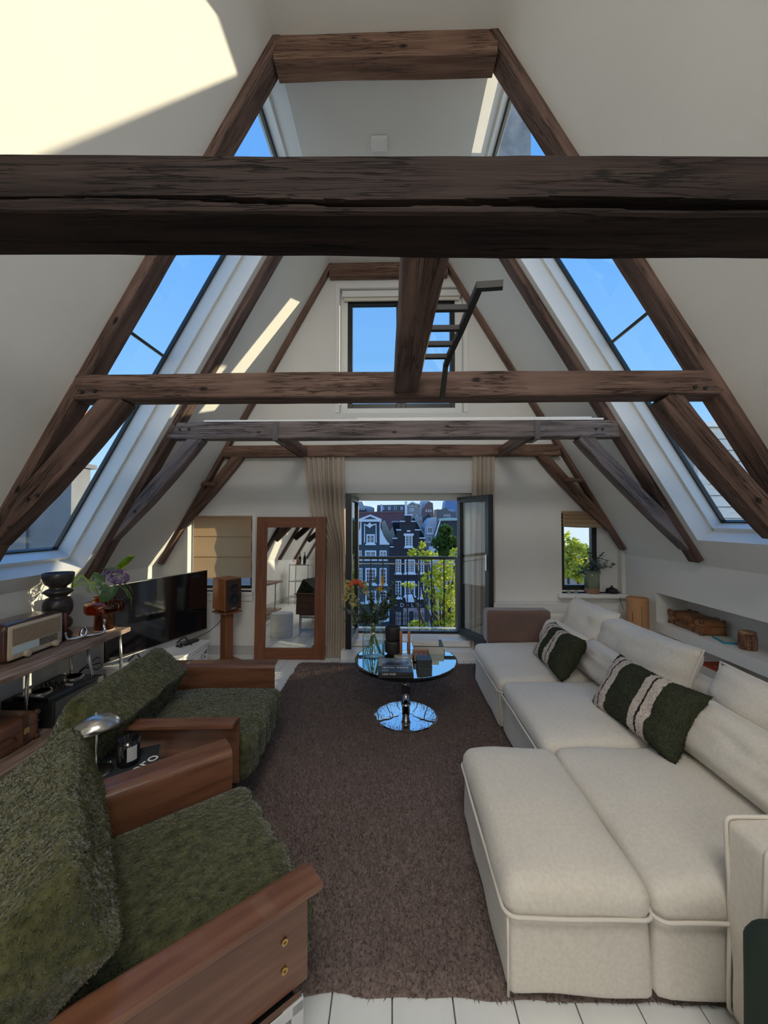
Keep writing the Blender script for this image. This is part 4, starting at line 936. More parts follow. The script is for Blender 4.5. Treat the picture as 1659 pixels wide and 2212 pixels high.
# vase with bouquet
VX, VY = -.147, 2.985
vs_ = thing('glass_vase', 'clear glass vase of flower stems on the coffee table', 'vase', (VX, VY, TZ))
prof = [(.001, 0), (.078, 0), (.086, .008), (.087, .18), (.080, .21), (.058, .232), (.056, .245), (.064, .275)]
inn = [(.061, .275), (.053, .245), (.055, .232), (.077, .208), (.084, .18), (.083, .012), (.001, .010)]
MB().lathe(prof+inn, 48).build('body', vaseglass, vs_, smooth=True)
MB().lathe([(.001, .011), (.0825, .013), (.0825, .105), (.001, .105)], 40).build('water', water, vs_, smooth=False)
bq = thing('bouquet', 'mixed bouquet with an orange cockscomb and a tall flame-coloured spike', 'flowers', (VX, VY, TZ+.02)); bo = bq.location.copy()
stemm = mat('stem_green', (.14, .20, .05), .6); grn = mat('bouquet_leaf', (.055, .10, .035), .6, col2=(.12, .18, .06), nscale=12, trans=.25); euc = mat('eucalyptus_leaf', (.11, .15, .13), .6, col2=(.19, .23, .20), nscale=12, trans=.2)
yel = mat('pale_yellow_petal', (.55, .48, .16), .7, col2=(.66, .58, .28), nscale=20, trans=.3); org_ = mat('orange_petal', (.70, .12, .02), .7, col2=(.45, .06, .02), nscale=30, trans=.2)
gold = mat('golden_petal', (.75, .42, .02), .6, trans=.3)
def stem_to(p, m=stemm, r=.0025, par=None, o=None, foot=None):
    p = Vector(p)-o; rng = random.Random(int(p.x*1e4)); f = Vector(foot) if foot else Vector((-p.x*.25+rng.uniform(-.03, .03), rng.uniform(-.03, .03), 0))
    nk = Vector((p.x*.12, p.y*.12, .235)); pts = []
    for i in range(13):
        t = i/12; pts.append((1-t)**2*f+2*t*(1-t)*(nk*1.0)+t*t*p if False else (f.lerp(nk, t/.45) if t < .45 else nk.lerp(p, (t-.45)/.55)+Vector((0, 0, .02*math.sin(PI*(t-.45)/.55)))))
    return MB().tube(pts, r, 6).build('stem', m, par, smooth=True)
def ball_flower(c, r, m, par, o, n, name, seed=0, el=1, L_=.012):
    rng = random.Random(seed); q = MB(); c = Vector(c)-o
    for _ in range(n):
        u = Vector((rng.gauss(0, 1), rng.gauss(0, 1), rng.gauss(0, 1))).normalized(); rr = r*rng.uniform(.55, 1); p = c+Vector((u.x*rr, u.y*rr, u.z*rr*el)); leaf(q, p, u+Vector((rng.uniform(-.4, .4), rng.uniform(-.4, .4), rng.uniform(-.2, .5))), L_, L_*.9, curl=.4)
    return q.build(name, m, par)
Yb = 2.95
def B(px, py, dy=0): return at(px, py, Yb+dy)
c = B(769, 1262, -.06); stem_to(c, par=bq, o=bo, r=.004)
q = MB(); rng = random.Random(5)
for i in range(7):
    a = rng.uniform(0, 6.28); pts = []
    for j in range(11): t = -1+.2*j; pts.append(c-bo+Vector((t*.045, (i-3)*.010+.008*math.sin(t*9+a), .012*math.sin(t*13+a)+.028*(1-t*t)-.004*abs(i-3))))
    q.tube(pts, .0075, 6)
q.build('cockscomb', org_, bq, smooth=True)
for k, (px, py, dy, r_, el) in enumerate(((751, 1262, .02, .020, 1.2), (756, 1280, -.02, .028, 1.3), (764, 1298, -.03, .026, 1.2), (747, 1290, .03, .018, 1), (790, 1275, .0, .016, 2.0), (787, 1262, .05, .015, 1.2))):
    p = B(px, py, dy); stem_to(p, par=bq, o=bo); ball_flower(p, r_, yel, bq, bo, 60, 'blossom', k, el, .018)
p0 = B(827, 1262, -.05); p1 = B(824, 1226, -.05); stem_to(p0, par=bq, o=bo, r=.0035)
for nm, m, a, b, nn_, w_ in (('flame_spike', gold, 0, .5, 90, .018), ('flame_tip', mat('spike_green', (.22, .26, .04), .6), .45, 1.05, 60, .012)):
    q = MB(); rng = random.Random(8)
    for i in range(nn_):
        t = rng.uniform(a, b); an = rng.uniform(0, 6.28); d = Vector((math.cos(an), math.sin(an), .5 if nm == 'flame_tip' else -.6)); leaf(q, p0-bo+(p1-p0)*t+d*.003, d, w_*(1.15-t*.6), .006)
    q.build(nm, m, bq)
p = B(821, 1278, -.08); stem_to(p, par=bq, o=bo)
q = MB()
for i, a in enumerate((70, 100, 130, 60, 20, 160)): leaf(q, p-bo, (math.cos(R(a)), -.25+.1*i, math.sin(R(a))), .055, .028, curl=.2)
q.build('iris_petal', gold, bq)
for k, (px, py, dy) in enumerate(((800, 1290, -.02), (775, 1305, -.06), (760, 1325, 0), (785, 1330, -.08), (810, 1320, -.09), (830, 1300, .02), (845, 1280, .06), (850, 1262, .08), (800, 1260, .1), (812, 1345, -.02), (770, 1345, .03), (835, 1335, .04), (845, 1310, 0), (745, 1318, .05), (790, 1350, .05), (855, 1290, -.02), (806, 1305, .08))):
    p = B(px, py, dy); stem_to(p, par=bq, o=bo, r=.0018); rng = random.Random(k+30); q = MB(); pb = p-bo; nk = Vector((pb.x*.12, pb.y*.12, .24))
    for i in range(60):
        t = rng.uniform(.30, 1.10); s0 = nk.lerp(pb, t); d = Vector((rng.uniform(-1, 1), rng.uniform(-1, 1), rng.uniform(-.3, .9))); leaf(q, s0, d, rng.uniform(.022, .045), rng.uniform(.014, .024), curl=.2)
    q.build('leaf_spray', euc if k % 3 else grn, bq)
q = MB()
for a, b, w_ in (((752, 1330), (738, 1352), .014), ((846, 1285), (872, 1325), .014), ((858, 1275), (881, 1338), .012), ((745, 1310), (728, 1312), .016), ((838, 1262), (868, 1262), .016), ((800, 1300), (797, 1262), .02), ((808, 1290), (803, 1255), .018), ((812, 1262), (812, 1243), .018)):
    A_, B_ = B(*a)-bo, B(*b)-bo; leaf(q, A_, B_-A_, (B_-A_).length, w_, curl=.3)
q.build('long_leaf', grn, bq)
# cups, candles, books
def onT(name, label, cat, x, y, rz=0, group=None, z=TZ): return thing(name, label, cat, (x, y, z), rz, group)
cer = mat('black_stoneware', (.022, .018, .016), .55, bump=.2, bscale=60)
cup = onT('stoneware_cup', 'wide black stoneware cup at the bottom of the stack', 'cup', .005, 3.05)
MB().lathe([(.001, 0), (.045, 0), (.050, .012), (.066, .018), (.068, .095), (.062, .108), (.055, .108), (.058, .03), (.001, .025)], 32).build('body', cer, cup, smooth=True)
cup2 = onT('stoneware_cup', 'black stoneware cup stacked on top of the wider one', 'cup', .0, 3.05, z=TZ+.098)
MB().lathe([(.001, 0), (.038, 0), (.058, .02), (.060, .10), (.058, .113), (.052, .113), (.053, .03), (.001, .02)], 32).build('body', cer, cup2, smooth=True)
pinkw = mat('dusty_pink_wax', (.42, .17, .11), .5)
hd = onT('candle_holder', 'small clear crystal candle holder with two cups', 'candle holder', .095, 2.99)
for dx in (-.031, .031): MB().lathe([(.001, 0), (.030, 0), (.034, .006), (.030, .012), (.012, .016), (.014, .030), (.011, .030), (.011, .018), (.001, .018)], 12).xf(Matrix.Translation((dx, 0, 0))).build('cup', clear, hd)
MB().lathe([(.028, .0), (.042, .0), (.044, .008), (.028, .010)], 14).xf(Matrix.Scale(2.0, 4, (1, 0, 0))).build('dish', mat('pearl_glass', (.5, .47, .40), .15), hd)
for dx, lb in ((-.031, 'left dusty-pink taper candle on the coffee table'), (.031, 'right dusty-pink taper candle on the coffee table')):
    t = onT('taper_candle', lb, 'candle', .095+dx, 2.99, z=TZ+.019, group='taper candles on the coffee table'); MB().lathe([(.001, 0), (.0105, 0), (.0105, .17), (.006, .176), (.001, .178)], 14).build('wax', pinkw, t, smooth=True); MB().tube([(0, 0, .176), (.001, 0, .186)], .0012, 5).build('wick', blackm, t)
pagem = mat('page_edge', (.62, .60, .55), .8); cvr = mat('charcoal_book', (.030, .033, .040), .4)
def book(x, y, z, w_, d_, h_, rz, label, cm, name='book', group=None, art=None):
    b = thing(name, label, 'book', (x, y, z), rz, group)
    MB().box(-w_/2+.003, w_/2-.003, -d_/2+.002, d_/2-.003, .002, h_-.002).build('pages', pagem, b)
    MB().box(-w_/2, w_/2, -d_/2, d_/2, 0, .002).box(-w_/2, w_/2, -d_/2, d_/2, h_-.002, h_).box(-w_/2, w_/2, -d_/2, -d_/2+.002, 0, h_).build('cover', cm, b); return b
b1 = book(.022, 2.70, TZ, .235, .26, .018, 0, 'lower charcoal book under the titled one on the coffee table', cvr)
b2 = book(.018, 2.70, TZ+.018, .235, .265, .022, R(1), 'charcoal art book titled in white, upside down, on the coffee table', cvr)
put('title', text_mesh('CASA WABI', .034, white, .0004), b2, (0, -.045, .0226), (0, 0, PI))
put('spine_title', text_mesh('CASA WABI', .017, white, .0004, 'LEFT'), b2, (-.09, -.1338, .011), (PI/2, 0, 0))
MB().box(-.1165, .1165, -.015, .131, .0221, .0226).build('cover_photo', mat('cover_tan', (.35, .30, .24), .5), b2)
MB().box(-.09, .095, -.012, .118, .0227, .0231).build('photo_print', mat('cover_photo', (.04, .045, .05), .3, col2=(.30, .36, .46), nscale=9, ramp=(.45, .6)), b2)
q = MB(); q.tube([(-.07+.02*math.cos(t*.3142), -.095+.013*math.sin(t*.3142), .0228) for t in range(21)], .0007, 4); q.build('emblem', white, b2)
def gridmat():
    m = bpy.data.materials.new('grid_cloth'); m.use_nodes = True; t = m.node_tree; n = t.nodes; L = t.links; b = n['Principled BSDF']; b.inputs['Roughness'].default_value = .7
    tcn = n.new('ShaderNodeTexCoord'); br = n.new('ShaderNodeTexBrick'); br.offset = 0; br.inputs['Scale'].default_value = 1; br.inputs['Mortar Size'].default_value = .0011; br.inputs['Brick Width'].default_value = .011; br.inputs['Row Height'].default_value = .011
    for k in ('Color1', 'Color2'): br.inputs[k].default_value = (.62, .61, .55, 1)
    br.inputs['Mortar'].default_value = (.12, .13, .12, 1); mp = n.new('ShaderNodeMapping'); mp.inputs['Rotation'].default_value = (PI/2, 0, 0)
    L.new(tcn.outputs['Object'], mp.inputs[0]); L.new(mp.outputs[0], br.inputs['Vector']); L.new(br.outputs[0], b.inputs[0]); return m
gb = book(.285, 3.14, TZ, .235, .19, .055, R(-1), 'grey box book with a fine grid pattern under the white box', gridmat(), name='grid_book')
wb = thing('white_box', 'flat white box with a circle emblem on top of the grid book', 'box', (.262, 3.15, TZ+.055), R(-2))
MB().box(-.105, .105, -.085, .085, 0, .036).build('body', mat('warm_white_card', (.62, .60, .56), .6), wb, bevel=.002)
q = MB(); q.tube([(.0+.045*math.cos(t*.2094), .0+.045*math.sin(t*.2094), .0362) for t in range(31)], .0007, 4); q.build('circle_print', skirt, wb); MB().lathe([(.001, .0364), (.004, .0364)], 10).build('dot_print', skirt, wb)
for dx in (-.02, .022): MB().box(dx-.006, dx+.006, -.0856, -.085, .012, .022).build('front_print', skirt, wb)
MB().box(.072, .09, -.0856, -.085, .014, .021).build('front_print', skirt, wb)
wx = onT('wooden_box', 'small wooden box with reddish compartments on the coffee table', 'box', .215, 2.93)
MB().box(-.062, .062, -.065, .065, 0, .008).box(-.062, -.056, -.065, .065, 0, .052).box(.056, .062, -.065, .065, 0, .052).box(-.062, .062, .059, .065, 0, .052).box(-.062, .062, -.065, -.059, 0, .052).box(-.019, -.016, -.06, .06, 0, .05).box(.018, .021, -.06, .06, 0, .05).build('tray', mat('pale_tan_wood', (.42, .22, .13), .6), wx)
for i, dx in enumerate((-.037, .001, .038)): MB().box(dx-.015, dx+.014, -.055, .055, .008, .038+.004*(i % 2)).build('filling', mat('reddish_filling', (.20, .07, .045), .6, col2=(.38, .20, .14), nscale=60), wx)
cm_ = MB().box(-.052, .052, -.052, .052, 0, .0062).mesh('coaster', mat('black_slate', (.018, .019, .024), .5))
for i in range(8):
    o = put('coaster', cm_, None, (.225+random.uniform(-.0015, .0015), 2.79, TZ+i*.0078), (0, 0, R(random.uniform(-2, 2))))
    tag(o, '%s black coaster of the stack on the coffee table' % ('lowest', 'second from the bottom', 'third from the bottom', 'fourth from the bottom', 'fourth from the top', 'third from the top', 'second from the top', 'topmost')[i], 'coaster', 'black coasters in the stack')
# ------------------------------------------------------------------ rustic shelf unit along the left wall
rw = mat('weathered_board', (.16, .095, .065), .75, col2=(.40, .30, .24), nscale=6, stretch=(.7, 6, 6), bump=.5, bscale=20, bdist=.006, detail=8, ramp=(.38, .68))
sh = thing('plank_shelf', 'two-tier shelf of weathered scaffold planks on bent steel legs', 'shelf', (-2.35, 2.2, 0))
def plank(name, y0, y1, x0, x1, z, th, seed):
    o = put_timber(name, (x0/2+x1/2, y0, z-th/2), (x0/2+x1/2, y1, z-th/2), x1-x0, th, rw, sh, sh.location.copy(), seed=seed, nseg=30, rough=.004)
    return o
for z, s_ in ((.64, 60), (.125, 64)):
    plank('plank', 1.0, 3.09, -2.36, -2.12, z, .036, s_); plank('plank', 1.0, 3.09, -2.605, -2.365, z, .036, s_+1)
def tube_leg(pts, r=.011, name='leg'): MB().tube([Vector(p)-sh.location for p in pts], r, 10).build(name, steel, sh, smooth=True)
tube_leg([(-2.16, 3.02, .60), (-2.155, 3.03, .42), (-2.16, 3.05, .04), (-2.17, 3.05, .0)])
tube_leg([(-2.30, 2.86, .60), (-2.27, 2.88, .35), (-2.25, 2.93, .09)])
tube_leg([(-2.36, 2.46, .60), (-2.38, 2.47, .10)]); tube_leg([(-2.16, 1.3, .60), (-2.16, 1.3, 0)]); tube_leg([(-2.54, 3.0, .60), (-2.54, 3.02, 0)]); tube_leg([(-2.54, 1.3, .60), (-2.54, 1.3, 0)])
cz = mat('cream_plastic', (.55, .46, .33), .45)
ra = thing('valve_radio', 'old dark brown valve radio with a cream front and glass dial', 'radio', (-2.395, 2.445, .641))
softbox(.205, .41, .235, .035, n=10, c=(0, 0, .122)).build('case', mat('radio_walnut', (.060, .028, .020), .25, col2=(.085, .04, .028), nscale=5, stretch=(3, 1, 3), coat=.4), ra, smooth=True)
softbox(.012, .375, .205, .006, n=6, c=(.103, 0, .122)).build('front_frame', cz, ra, smooth=True)
MB().box(.1095, .1115, -.165, .165, .105, .205).build('speaker_cloth', mat('beige_grille_cloth', (.34, .26, .18), .9, col2=(.26, .19, .13), nscale=120), ra)
MB().box(.1095, .112, -.165, .01, .052, .098).build('dial_glass', mat('pale_dial', (.55, .66, .68), .12), ra, bevel=.001)
MB().box(.1095, .112, .014, .145, .052, .098).build('dial_scale', mat('dial_dark', (.06, .055, .045), .3, col2=(.25, .22, .17), nscale=50, stretch=(1, 4, 1)), ra)
for y in (-.075, .125): MB().lathe([(.001, 0), (.020, 0), (.019, .020), (.010, .022), (.010, .024), (.001, .024)], 20).xf(Matrix.Translation((.109, y, .033)) @ Matrix.Rotation(PI/2, 4, 'Y')).build('knob', cz, ra, smooth=False)
MB().lathe([(.010, .020), (.012, .0235), (.001, .0235)], 20).xf(Matrix.Translation((.109, -.075, .033)) @ Matrix.Rotation(PI/2, 4, 'Y')).build('knob_cap', chrome, ra)
MB().lathe([(.001, 0), (.009, 0), (.009, .003), (.001, .003)], 16).xf(Matrix.Translation((.1115, .12, .083)) @ Matrix.Rotation(PI/2, 4, 'Y')).build('tuning_eye', brass, ra)
MB().box(.1095, .1115, .0, .055, .028, .036).build('badge', skirt, ra)
sc_ = thing('turned_sculpture', 'tall black turned-wood sculpture topped by a bowl, behind the radio', 'sculpture', (-2.43, 2.755, .641))
prof = [(.001, 0), (.075, 0), (.088, .02), (.090, .045), (.07, .066), (.055, .072), (.080, .085), (.088, .11), (.088, .13), (.075, .152), (.055, .162), (.072, .172), (.086, .205), (.090, .24), (.086, .275), (.07, .30), (.05, .308), (.07, .325), (.088, .342), (.09, .348), (.07, .362), (.048, .372), (.055, .385), (.080, .405), (.092, .44), (.095, .478), (.090, .482), (.080, .455), (.001, .44)]
MB().lathe(prof, 40).build('body', mat('ebonised_wood', (.022, .018, .016), .35, col2=(.035, .028, .024), nscale=6), sc_, smooth=True)
rc_ = mat('oxblood_wax', (.17, .05, .038), .5)
chs = thing('wavy_candle_holder', 'chrome candle holder of one looping tube beside the amber vase', 'candle holder', (-2.30, 2.80, .641))
pts = []
for i in range(61):
    t = i/60; pts.append((-.0+.02*math.sin(t*9), -.10+.22*t, .012+.05*max(0, math.sin((t-.28)*PI/.30)) if .28 < t < .58 else .012))
P_ = [(-.02, -.11, .075), (-.02, -.105, .045), (-.012, -.10, .018), (-.0, -.08, .012), (.03, -.05, .012), (.055, -.02, .02), (.05, .0, .055), (.03, .01, .075), (.012, .0, .055), (.02, -.02, .02), (.05, 0, .012), (.09, .035, .012), (.115, .075, .014), (.115, .095, .03), (.10, .10, .06), (.105, .105, .085), (.10, .10, .115)]
MB().tube([Vector(P_[0])]+[Vector(a).lerp(Vector(b), u) for a, b in zip(P_[:-1], P_[1:]) for u in (.5, 1)], .0105, 12).build('loop_tube', chrome, chs, smooth=True, sub=1)
for loc, lb, hh in (((-2.202, 2.90, .756), 'oxblood taper candle in front of the amber vase', .105), ((-2.32, 2.69, .716), 'oxblood taper candle standing against the end of the radio', .125)):
    t = thing('taper_candle', lb, 'candle', loc, 0, 'oxblood candles in the looping holder'); MB().lathe([(.001, 0), (.0115, 0), (.0115, hh), (.006, hh+.004), (.001, hh+.005)], 14).build('wax', rc_, t, smooth=True)
av = thing('amber_vase', 'amber glass vase with a wide collar on the plank shelf', 'vase', (-2.27, 3.0, .641)); ao = av.location.copy()
MB().lathe([(.001, .0), (.066, 0), (.068, .006), (.068, .135), (.125, .140), (.133, .155), (.133, .20), (.125, .222), (.078, .228), (.074, .245), (.078, .262), (.074, .262), (.070, .245), (.073, .224), (.122, .217), (.128, .20), (.128, .158), (.122, .146), (.063, .142), (.063, .012), (.001, .010)], 48).build('body', amber, av, smooth=True)
MB().lathe([(.001, .012), (.062, .012), (.062, .128), (.001, .128)], 32).build('water', glass('amber_water', (.40, .10, .02), 1.2), av)
MB().lathe([(.05, 0.0005), (.069, .0005), (.071, .004), (.069, .008), (.05, .008)], 40).build('foot_ring', mat('pale_glass', (.6, .55, .5), .1), av)
fb = thing('shelf_bouquet', 'purple hydrangea and green leaves in the amber vase', 'flowers', (-2.27, 3.0, .66)); fo_ = fb.location.copy()
pur = mat('purple_petal', (.10, .055, .16), .7, col2=(.30, .20, .38), nscale=40, trans=.2); lgr = mat('lime_petal', (.30, .45, .03), .6, col2=(.45, .60, .08), nscale=30, trans=.4)
lf1 = mat('broad_leaf', (.035, .085, .025), .5, col2=(.07, .14, .04), nscale=6, trans=.15); lf2 = mat('slender_leaf', (.12, .20, .05), .5, col2=(.24, .30, .10), nscale=6, trans=.3)
def A(px, py, dy=0): return at(px, py, 3.0+dy)
q = MB(); rng = random.Random(3); c = A(252, 1244, -.02)-fo_; u_ = (A(272, 1254)-A(232, 1234)).normalized()
for _ in range(420):
    g = Vector((rng.gauss(0, 1), rng.gauss(0, 1), rng.gauss(0, 1))).normalized(); p = c+u_*g.x*.092+Vector((0, g.y*.06, 0))+Vector((u_.z, 0, -u_.x))*(-g.z)*.045
    leaf(q, p, g+Vector((rng.uniform(-.5, .5),)*3), .016, .014, curl=.4)
q.build('hydrangea_head', pur, fb)
q = MB(); a, b = A(257, 1234, -.0)-fo_, A(283, 1208, -.0)-fo_
for _ in range(260):
    t = rng.random(); an = rng.uniform(0, 6.28); d = Vector((math.cos(an), math.sin(an), .7)); leaf(q, a.lerp(b, t)+d*.018*(1-t*.5), d+(b-a).normalized(), .034, .020, curl=.4)
q.build('lime_spike', lgr, fb)
q = MB()
for (x0, y0), (x1, y1), w_ in (((228, 1258), (206, 1243), .075), ((240, 1275), (218, 1298), .085), ((238, 1268), (216, 1272), .06), ((246, 1268), (232, 1296), .07), ((250, 1262), (240, 1290), .07)):
    a, b = A(x0, y0, -.05)-fo_, A(x1, y1, -.08)-fo_; leaf(q, a, b-a, (b-a).length*1.2, w_, up=Vector((.3, -1, .4)), curl=.15)
q.build('broad_leaf', lf1, fb)
q = MB()
for pl, w_ in ((((192, 1259), (176, 1244), (160, 1253), (153, 1278)), .030), (((192, 1262), (172, 1261), (158, 1266), (151, 1283)), .020), (((194, 1258), (212, 1262), (226, 1266)), .030), (((197, 1262), (206, 1275), (212, 1284)), .030), (((192, 1264), (190, 1275), (196, 1282)), .022), (((192, 1256), (205, 1238), (218, 1241)), .022), (((250, 1236), (236, 1228), (218, 1228)), .012), (((252, 1232), (240, 1226), (222, 1232)), .012), (((262, 1262), (275, 1274), (284, 1290), (283, 1318)), .008), (((258, 1266), (272, 1276), (278, 1290), (287, 1294)), .010), (((265, 1258), (280, 1266), (288, 1285)), .006)):
    P2 = [A(x, y, -.04)-fo_ for x, y in pl]; sp_ = []
    for i in range(len(P2)-1):
        for u in (0, .33, .66): sp_.append(P2[i].lerp(P2[i+1], u))
    sp_.append(P2[-1]); n_ = len(sp_); k = len(q.v)
    for i, p in enumerate(sp_):
        t = i/(n_-1); ww = w_*math.sin(PI*(.12+.86*t))/2; d = (sp_[min(i+1, n_-1)]-sp_[max(i-1, 0)]).normalized(); s = d.cross(Vector((.2, -1, .3))).normalized()
        q.v += [tuple(p+s*ww), tuple(p+Vector((0, .004, -.003))), tuple(p-s*ww)]
    for i in range(n_-1):
        for e_ in (0, 1): q.f.append((k+3*i+e_, k+3*i+e_+1, k+3*i+e_+4, k+3*i+e_+3))
q.build('slender_leaf', lf2, fb)
for p in ((192, 1258), (232, 1270), (250, 1255), (257, 1236), (262, 1262)):
    e_ = A(*p, -.03)-fo_; MB().tube([(random.uniform(-.03, .03), random.uniform(-.02, .02), 0), (e_.x*.25, 0, .23), tuple(e_)], .0028, 6).build('stem', stemm, fb)
# electronics and case on the lower plank
am = thing('amplifier', 'black amplifier box on the lower plank under the disc controller', 'amplifier', (-2.425, 2.76, .126))
MB().box(-.175, .175, -.235, .225, .0, .175).build('case', blackm, am, bevel=.004)
MB().box(.175, .178, -.215, .215, .012, .165).build('front_panel', mat('smoked_front', (.05, .05, .05), .2), am, bevel=.001)
MB().box(.178, .182, -.205, .205, .012, .055).build('silver_panel', steel, am)
for y in (-.15, -.05, .06): MB().box(.182, .186, y-.03, y+.03, .024, .044).build('button_bar', skirt, am)
MB().lathe([(.001, 0), (.007, 0), (.006, .01), (.001, .01)], 12).xf(Matrix.Translation((.182, -.18, .034)) @ Matrix.Rotation(PI/2, 4, 'Y')).build('knob', blackm, am)
dj = thing('disc_controller', 'flat black disc-jockey controller with two silver jog wheels', 'mixer', (-2.375, 2.71, .3025), R(-4))
MB().box(-.13, .13, -.20, .20, .0, .032).build('body', blackg, dj, bevel=.004)
for y in (-.125, .125):
    w_ = MB().lathe([(.001, 0), (.062, 0), (.060, .010), (.052, .014), (.001, .014)], 36).xf(Matrix.Translation((.0, y, .032))).build('jog_wheel', steel, dj)
    MB().lathe([(.050, .0145), (.052, .016), (.054, .0145)], 36).xf(Matrix.Translation((.0, y, .032))).build('ring', chrome, w_)
kn = MB().lathe([(.001, 0), (.006, 0), (.005, .014), (.001, .014)], 10).mesh('knob', blackm)
for i in range(4):
    for y in (-.03, .0, .03): put('knob', kn, dj, (-.10+i*.05, y, .032))
MB().box(.05, .11, -.003, .003, .032, .044).box(-.10, .08, -.188, -.182, .032, .036).build('fader', skirt, dj)
def suitcase(label, loc, rz, L_, W_, H_, m, strapm):
    s = thing('vintage_suitcase', label, 'suitcase', loc, rz, 'brown leather suitcases')
    softbox(W_, L_, H_, .022, n=10, nz=.002, c=(0, 0, H_/2)).build('shell', m, s, smooth=True)
    MB().box(-W_/2-.002, W_/2+.002, -L_/2-.002, L_/2+.002, H_*.60, H_*.63).build('lid_seam', strapm, s, bevel=.002)
    for y in (-L_*.29, L_*.29):
        q = MB(); q.box(-W_/2-.004, W_/2+.004, y-.016, y+.016, H_-.001, H_+.004).box(W_/2-.001, W_/2+.005, y-.016, y+.016, .01, H_+.003).box(-W_/2-.005, -W_/2+.001, y-.016, y+.016, .01, H_+.003); q.build('strap', strapm, s, bevel=.002)
        for sx_ in (-1, 1): MB().box(min(sx_*(W_/2+.004), sx_*(W_/2+.009)), max(sx_*(W_/2+.004), sx_*(W_/2+.009)), y-.018, y+.018, H_*.42, H_*.62).build('buckle', brass, s, bevel=.001)
    for a in (-1, 1):
        for b in (-1, 1):
            for z in (.012, H_-.012): MB().sphere((a*(W_/2-.012), b*(L_/2-.012), z), .02, 8).build('corner_cap', strapm, s, smooth=True)
    for sx_ in (-1, 1): MB().tube([(sx_*(W_/2+.004), -.06, H_*.5), (sx_*(W_/2+.03), -.05, H_*.47), (sx_*(W_/2+.034), 0, H_*.45), (sx_*(W_/2+.03), .05, H_*.47), (sx_*(W_/2+.004), .06, H_*.5)], .007, 8).build('handle', strapm, s, smooth=True)
    return s
suitcase('dark brown leather suitcase with straps on the lower plank at the left edge', (-2.41, 2.20, .126), 0, .46, .33, .175, leather2, mat('dark_strap', (.07, .025, .012), .45))
suitcase('tan leather suitcase with straps lying on the white niche shelf', (2.735, 3.56, .5235), R(-4), .44, .20, .125, leather, mat('tan_strap', (.13, .05, .02), .45))

# ------------------------------------------------------------------ television corner
bn = thing('media_bench', 'low white ribbed media bench below the television', 'bench', (-2.12, 3.52, 0), R(0))
MB().box(-.27, .27, -.38, .36, .275, .297).build('top', white, bn, bevel=.004); MB().box(-.25, .245, -.36, .34, .02, .275).build('body', white, bn)
for k in range(8):
    MB().box(.245, .262, -.36, .34, .028+k*.031, .052+k*.031).build('slat', white, bn, bevel=.003)
MB().box(.262, .2635, .20, .235, .10, .20).build('printed_mark', mat('light_grey_print', (.45, .45, .43), .6), bn)
q = MB()
for y, z in ((.275, .20), (.275, .155), (.305, .21), (.305, .19)): q.tube([(.2628, y+.012*math.cos(t*.52), z+.012*math.sin(t*.52)) for t in range(13)], .002, 4)
q.build('printed_mark', blackm, bn)
tv = thing('television', 'large black flat television angled on the white bench', 'television', (-2.10, 3.485, .298), math.atan2(1.01, .315)-0)
MB().box(-.535, .535, -.005, .022, .085, .685).build('cabinet', blackm, tv, bevel=.003)
scr = mat('television_screen', (.006, .006, .008), .06, spec=.8)
MB().box(-.529, .529, -.0075, -.005, .095, .679).build('screen', scr, tv); MB().box(-.535, .535, -.009, .022, .079, .087).build('bottom_trim', steel, tv)
MB().box(-.535, .535, -.009, .022, .683, .687).build('edge_trim', steel, tv); MB().box(-.537, -.534, -.009, .022, .08, .687).build('edge_trim', steel, tv)
for x_ in (-.25, .25): MB().tube([(x_, -.09, .006), (x_, .0, .08), (x_, .09, .006)], .007, 8).build('foot', blackm, tv)
rm = thing('set_top_box', 'flat black device under the far end of the television', 'device', (-2.0, 3.74, .2975), R(72)); MB().box(-.11, .11, -.035, .035, 0, .022).build('case', blackg, rm, bevel=.003)
MB().box(-.10, -.07, -.0355, -.035, .006, .012).build('indicator', skirt, rm)
ss = thing('speaker_stand', 'reddish wooden speaker stand by the gable wall', 'speaker stand', (-1.755, 4.06, 0), R(55))
MB().box(-.13, .13, -.13, .13, 0, .02).build('base', cherry, ss, bevel=.006); MB().box(-.045, .045, -.05, .05, .02, .535).build('column', oakred, ss, bevel=.004)
MB().box(-.105, .105, -.12, .12, .535, .552).build('top_plate', oakred, ss, bevel=.006)
sp = thing('bookshelf_speaker', 'cherry wood loudspeaker with a dark grille on the wooden stand', 'speaker', (-1.755, 4.06, .553), R(55))
MB().box(-.095, .095, -.115, .12, .016, .345).build('cabinet', cherry, sp, bevel=.004)
MB().box(-.088, .088, -.122, -.115, .024, .337).build('grille', mat('dark_brown_grille', (.045, .022, .015), .5), sp, bevel=.003)
for z, r_ in ((.245, .045), (.135, .062)): MB().lathe([(r_*.25, .001), (r_*.3, .004), (r_*.85, .0005), (r_, .003), (r_, .0)], 32).xf(Matrix.Translation((0, -.122, z)) @ Matrix.Rotation(PI/2, 4, 'X')).build('driver', mat('driver_black', (.012, .010, .010), .5), sp, smooth=True)
for a in (-1, 1):
    for z in (.035, .325): MB().lathe([(.001, 0), (.005, 0), (.005, .003), (.001, .003)], 10).xf(Matrix.Translation((a*.078, -.122, z)) @ Matrix.Rotation(PI/2, 4, 'X')).build('screw', chrome, sp)
    for b in (-1, 1): MB().tube([(a*.075, b*.09, 0), (a*.075, b*.09, .018)], .006, 8).build('foot', chrome, sp)
MB().box(-.022, .022, -.1235, -.122, .036, .042).build('badge', skirt, sp)
cbm = thing('speaker_cable', 'thin black cable drooping from the speaker to the television', 'cable', (-1.79, 4.0, .56))
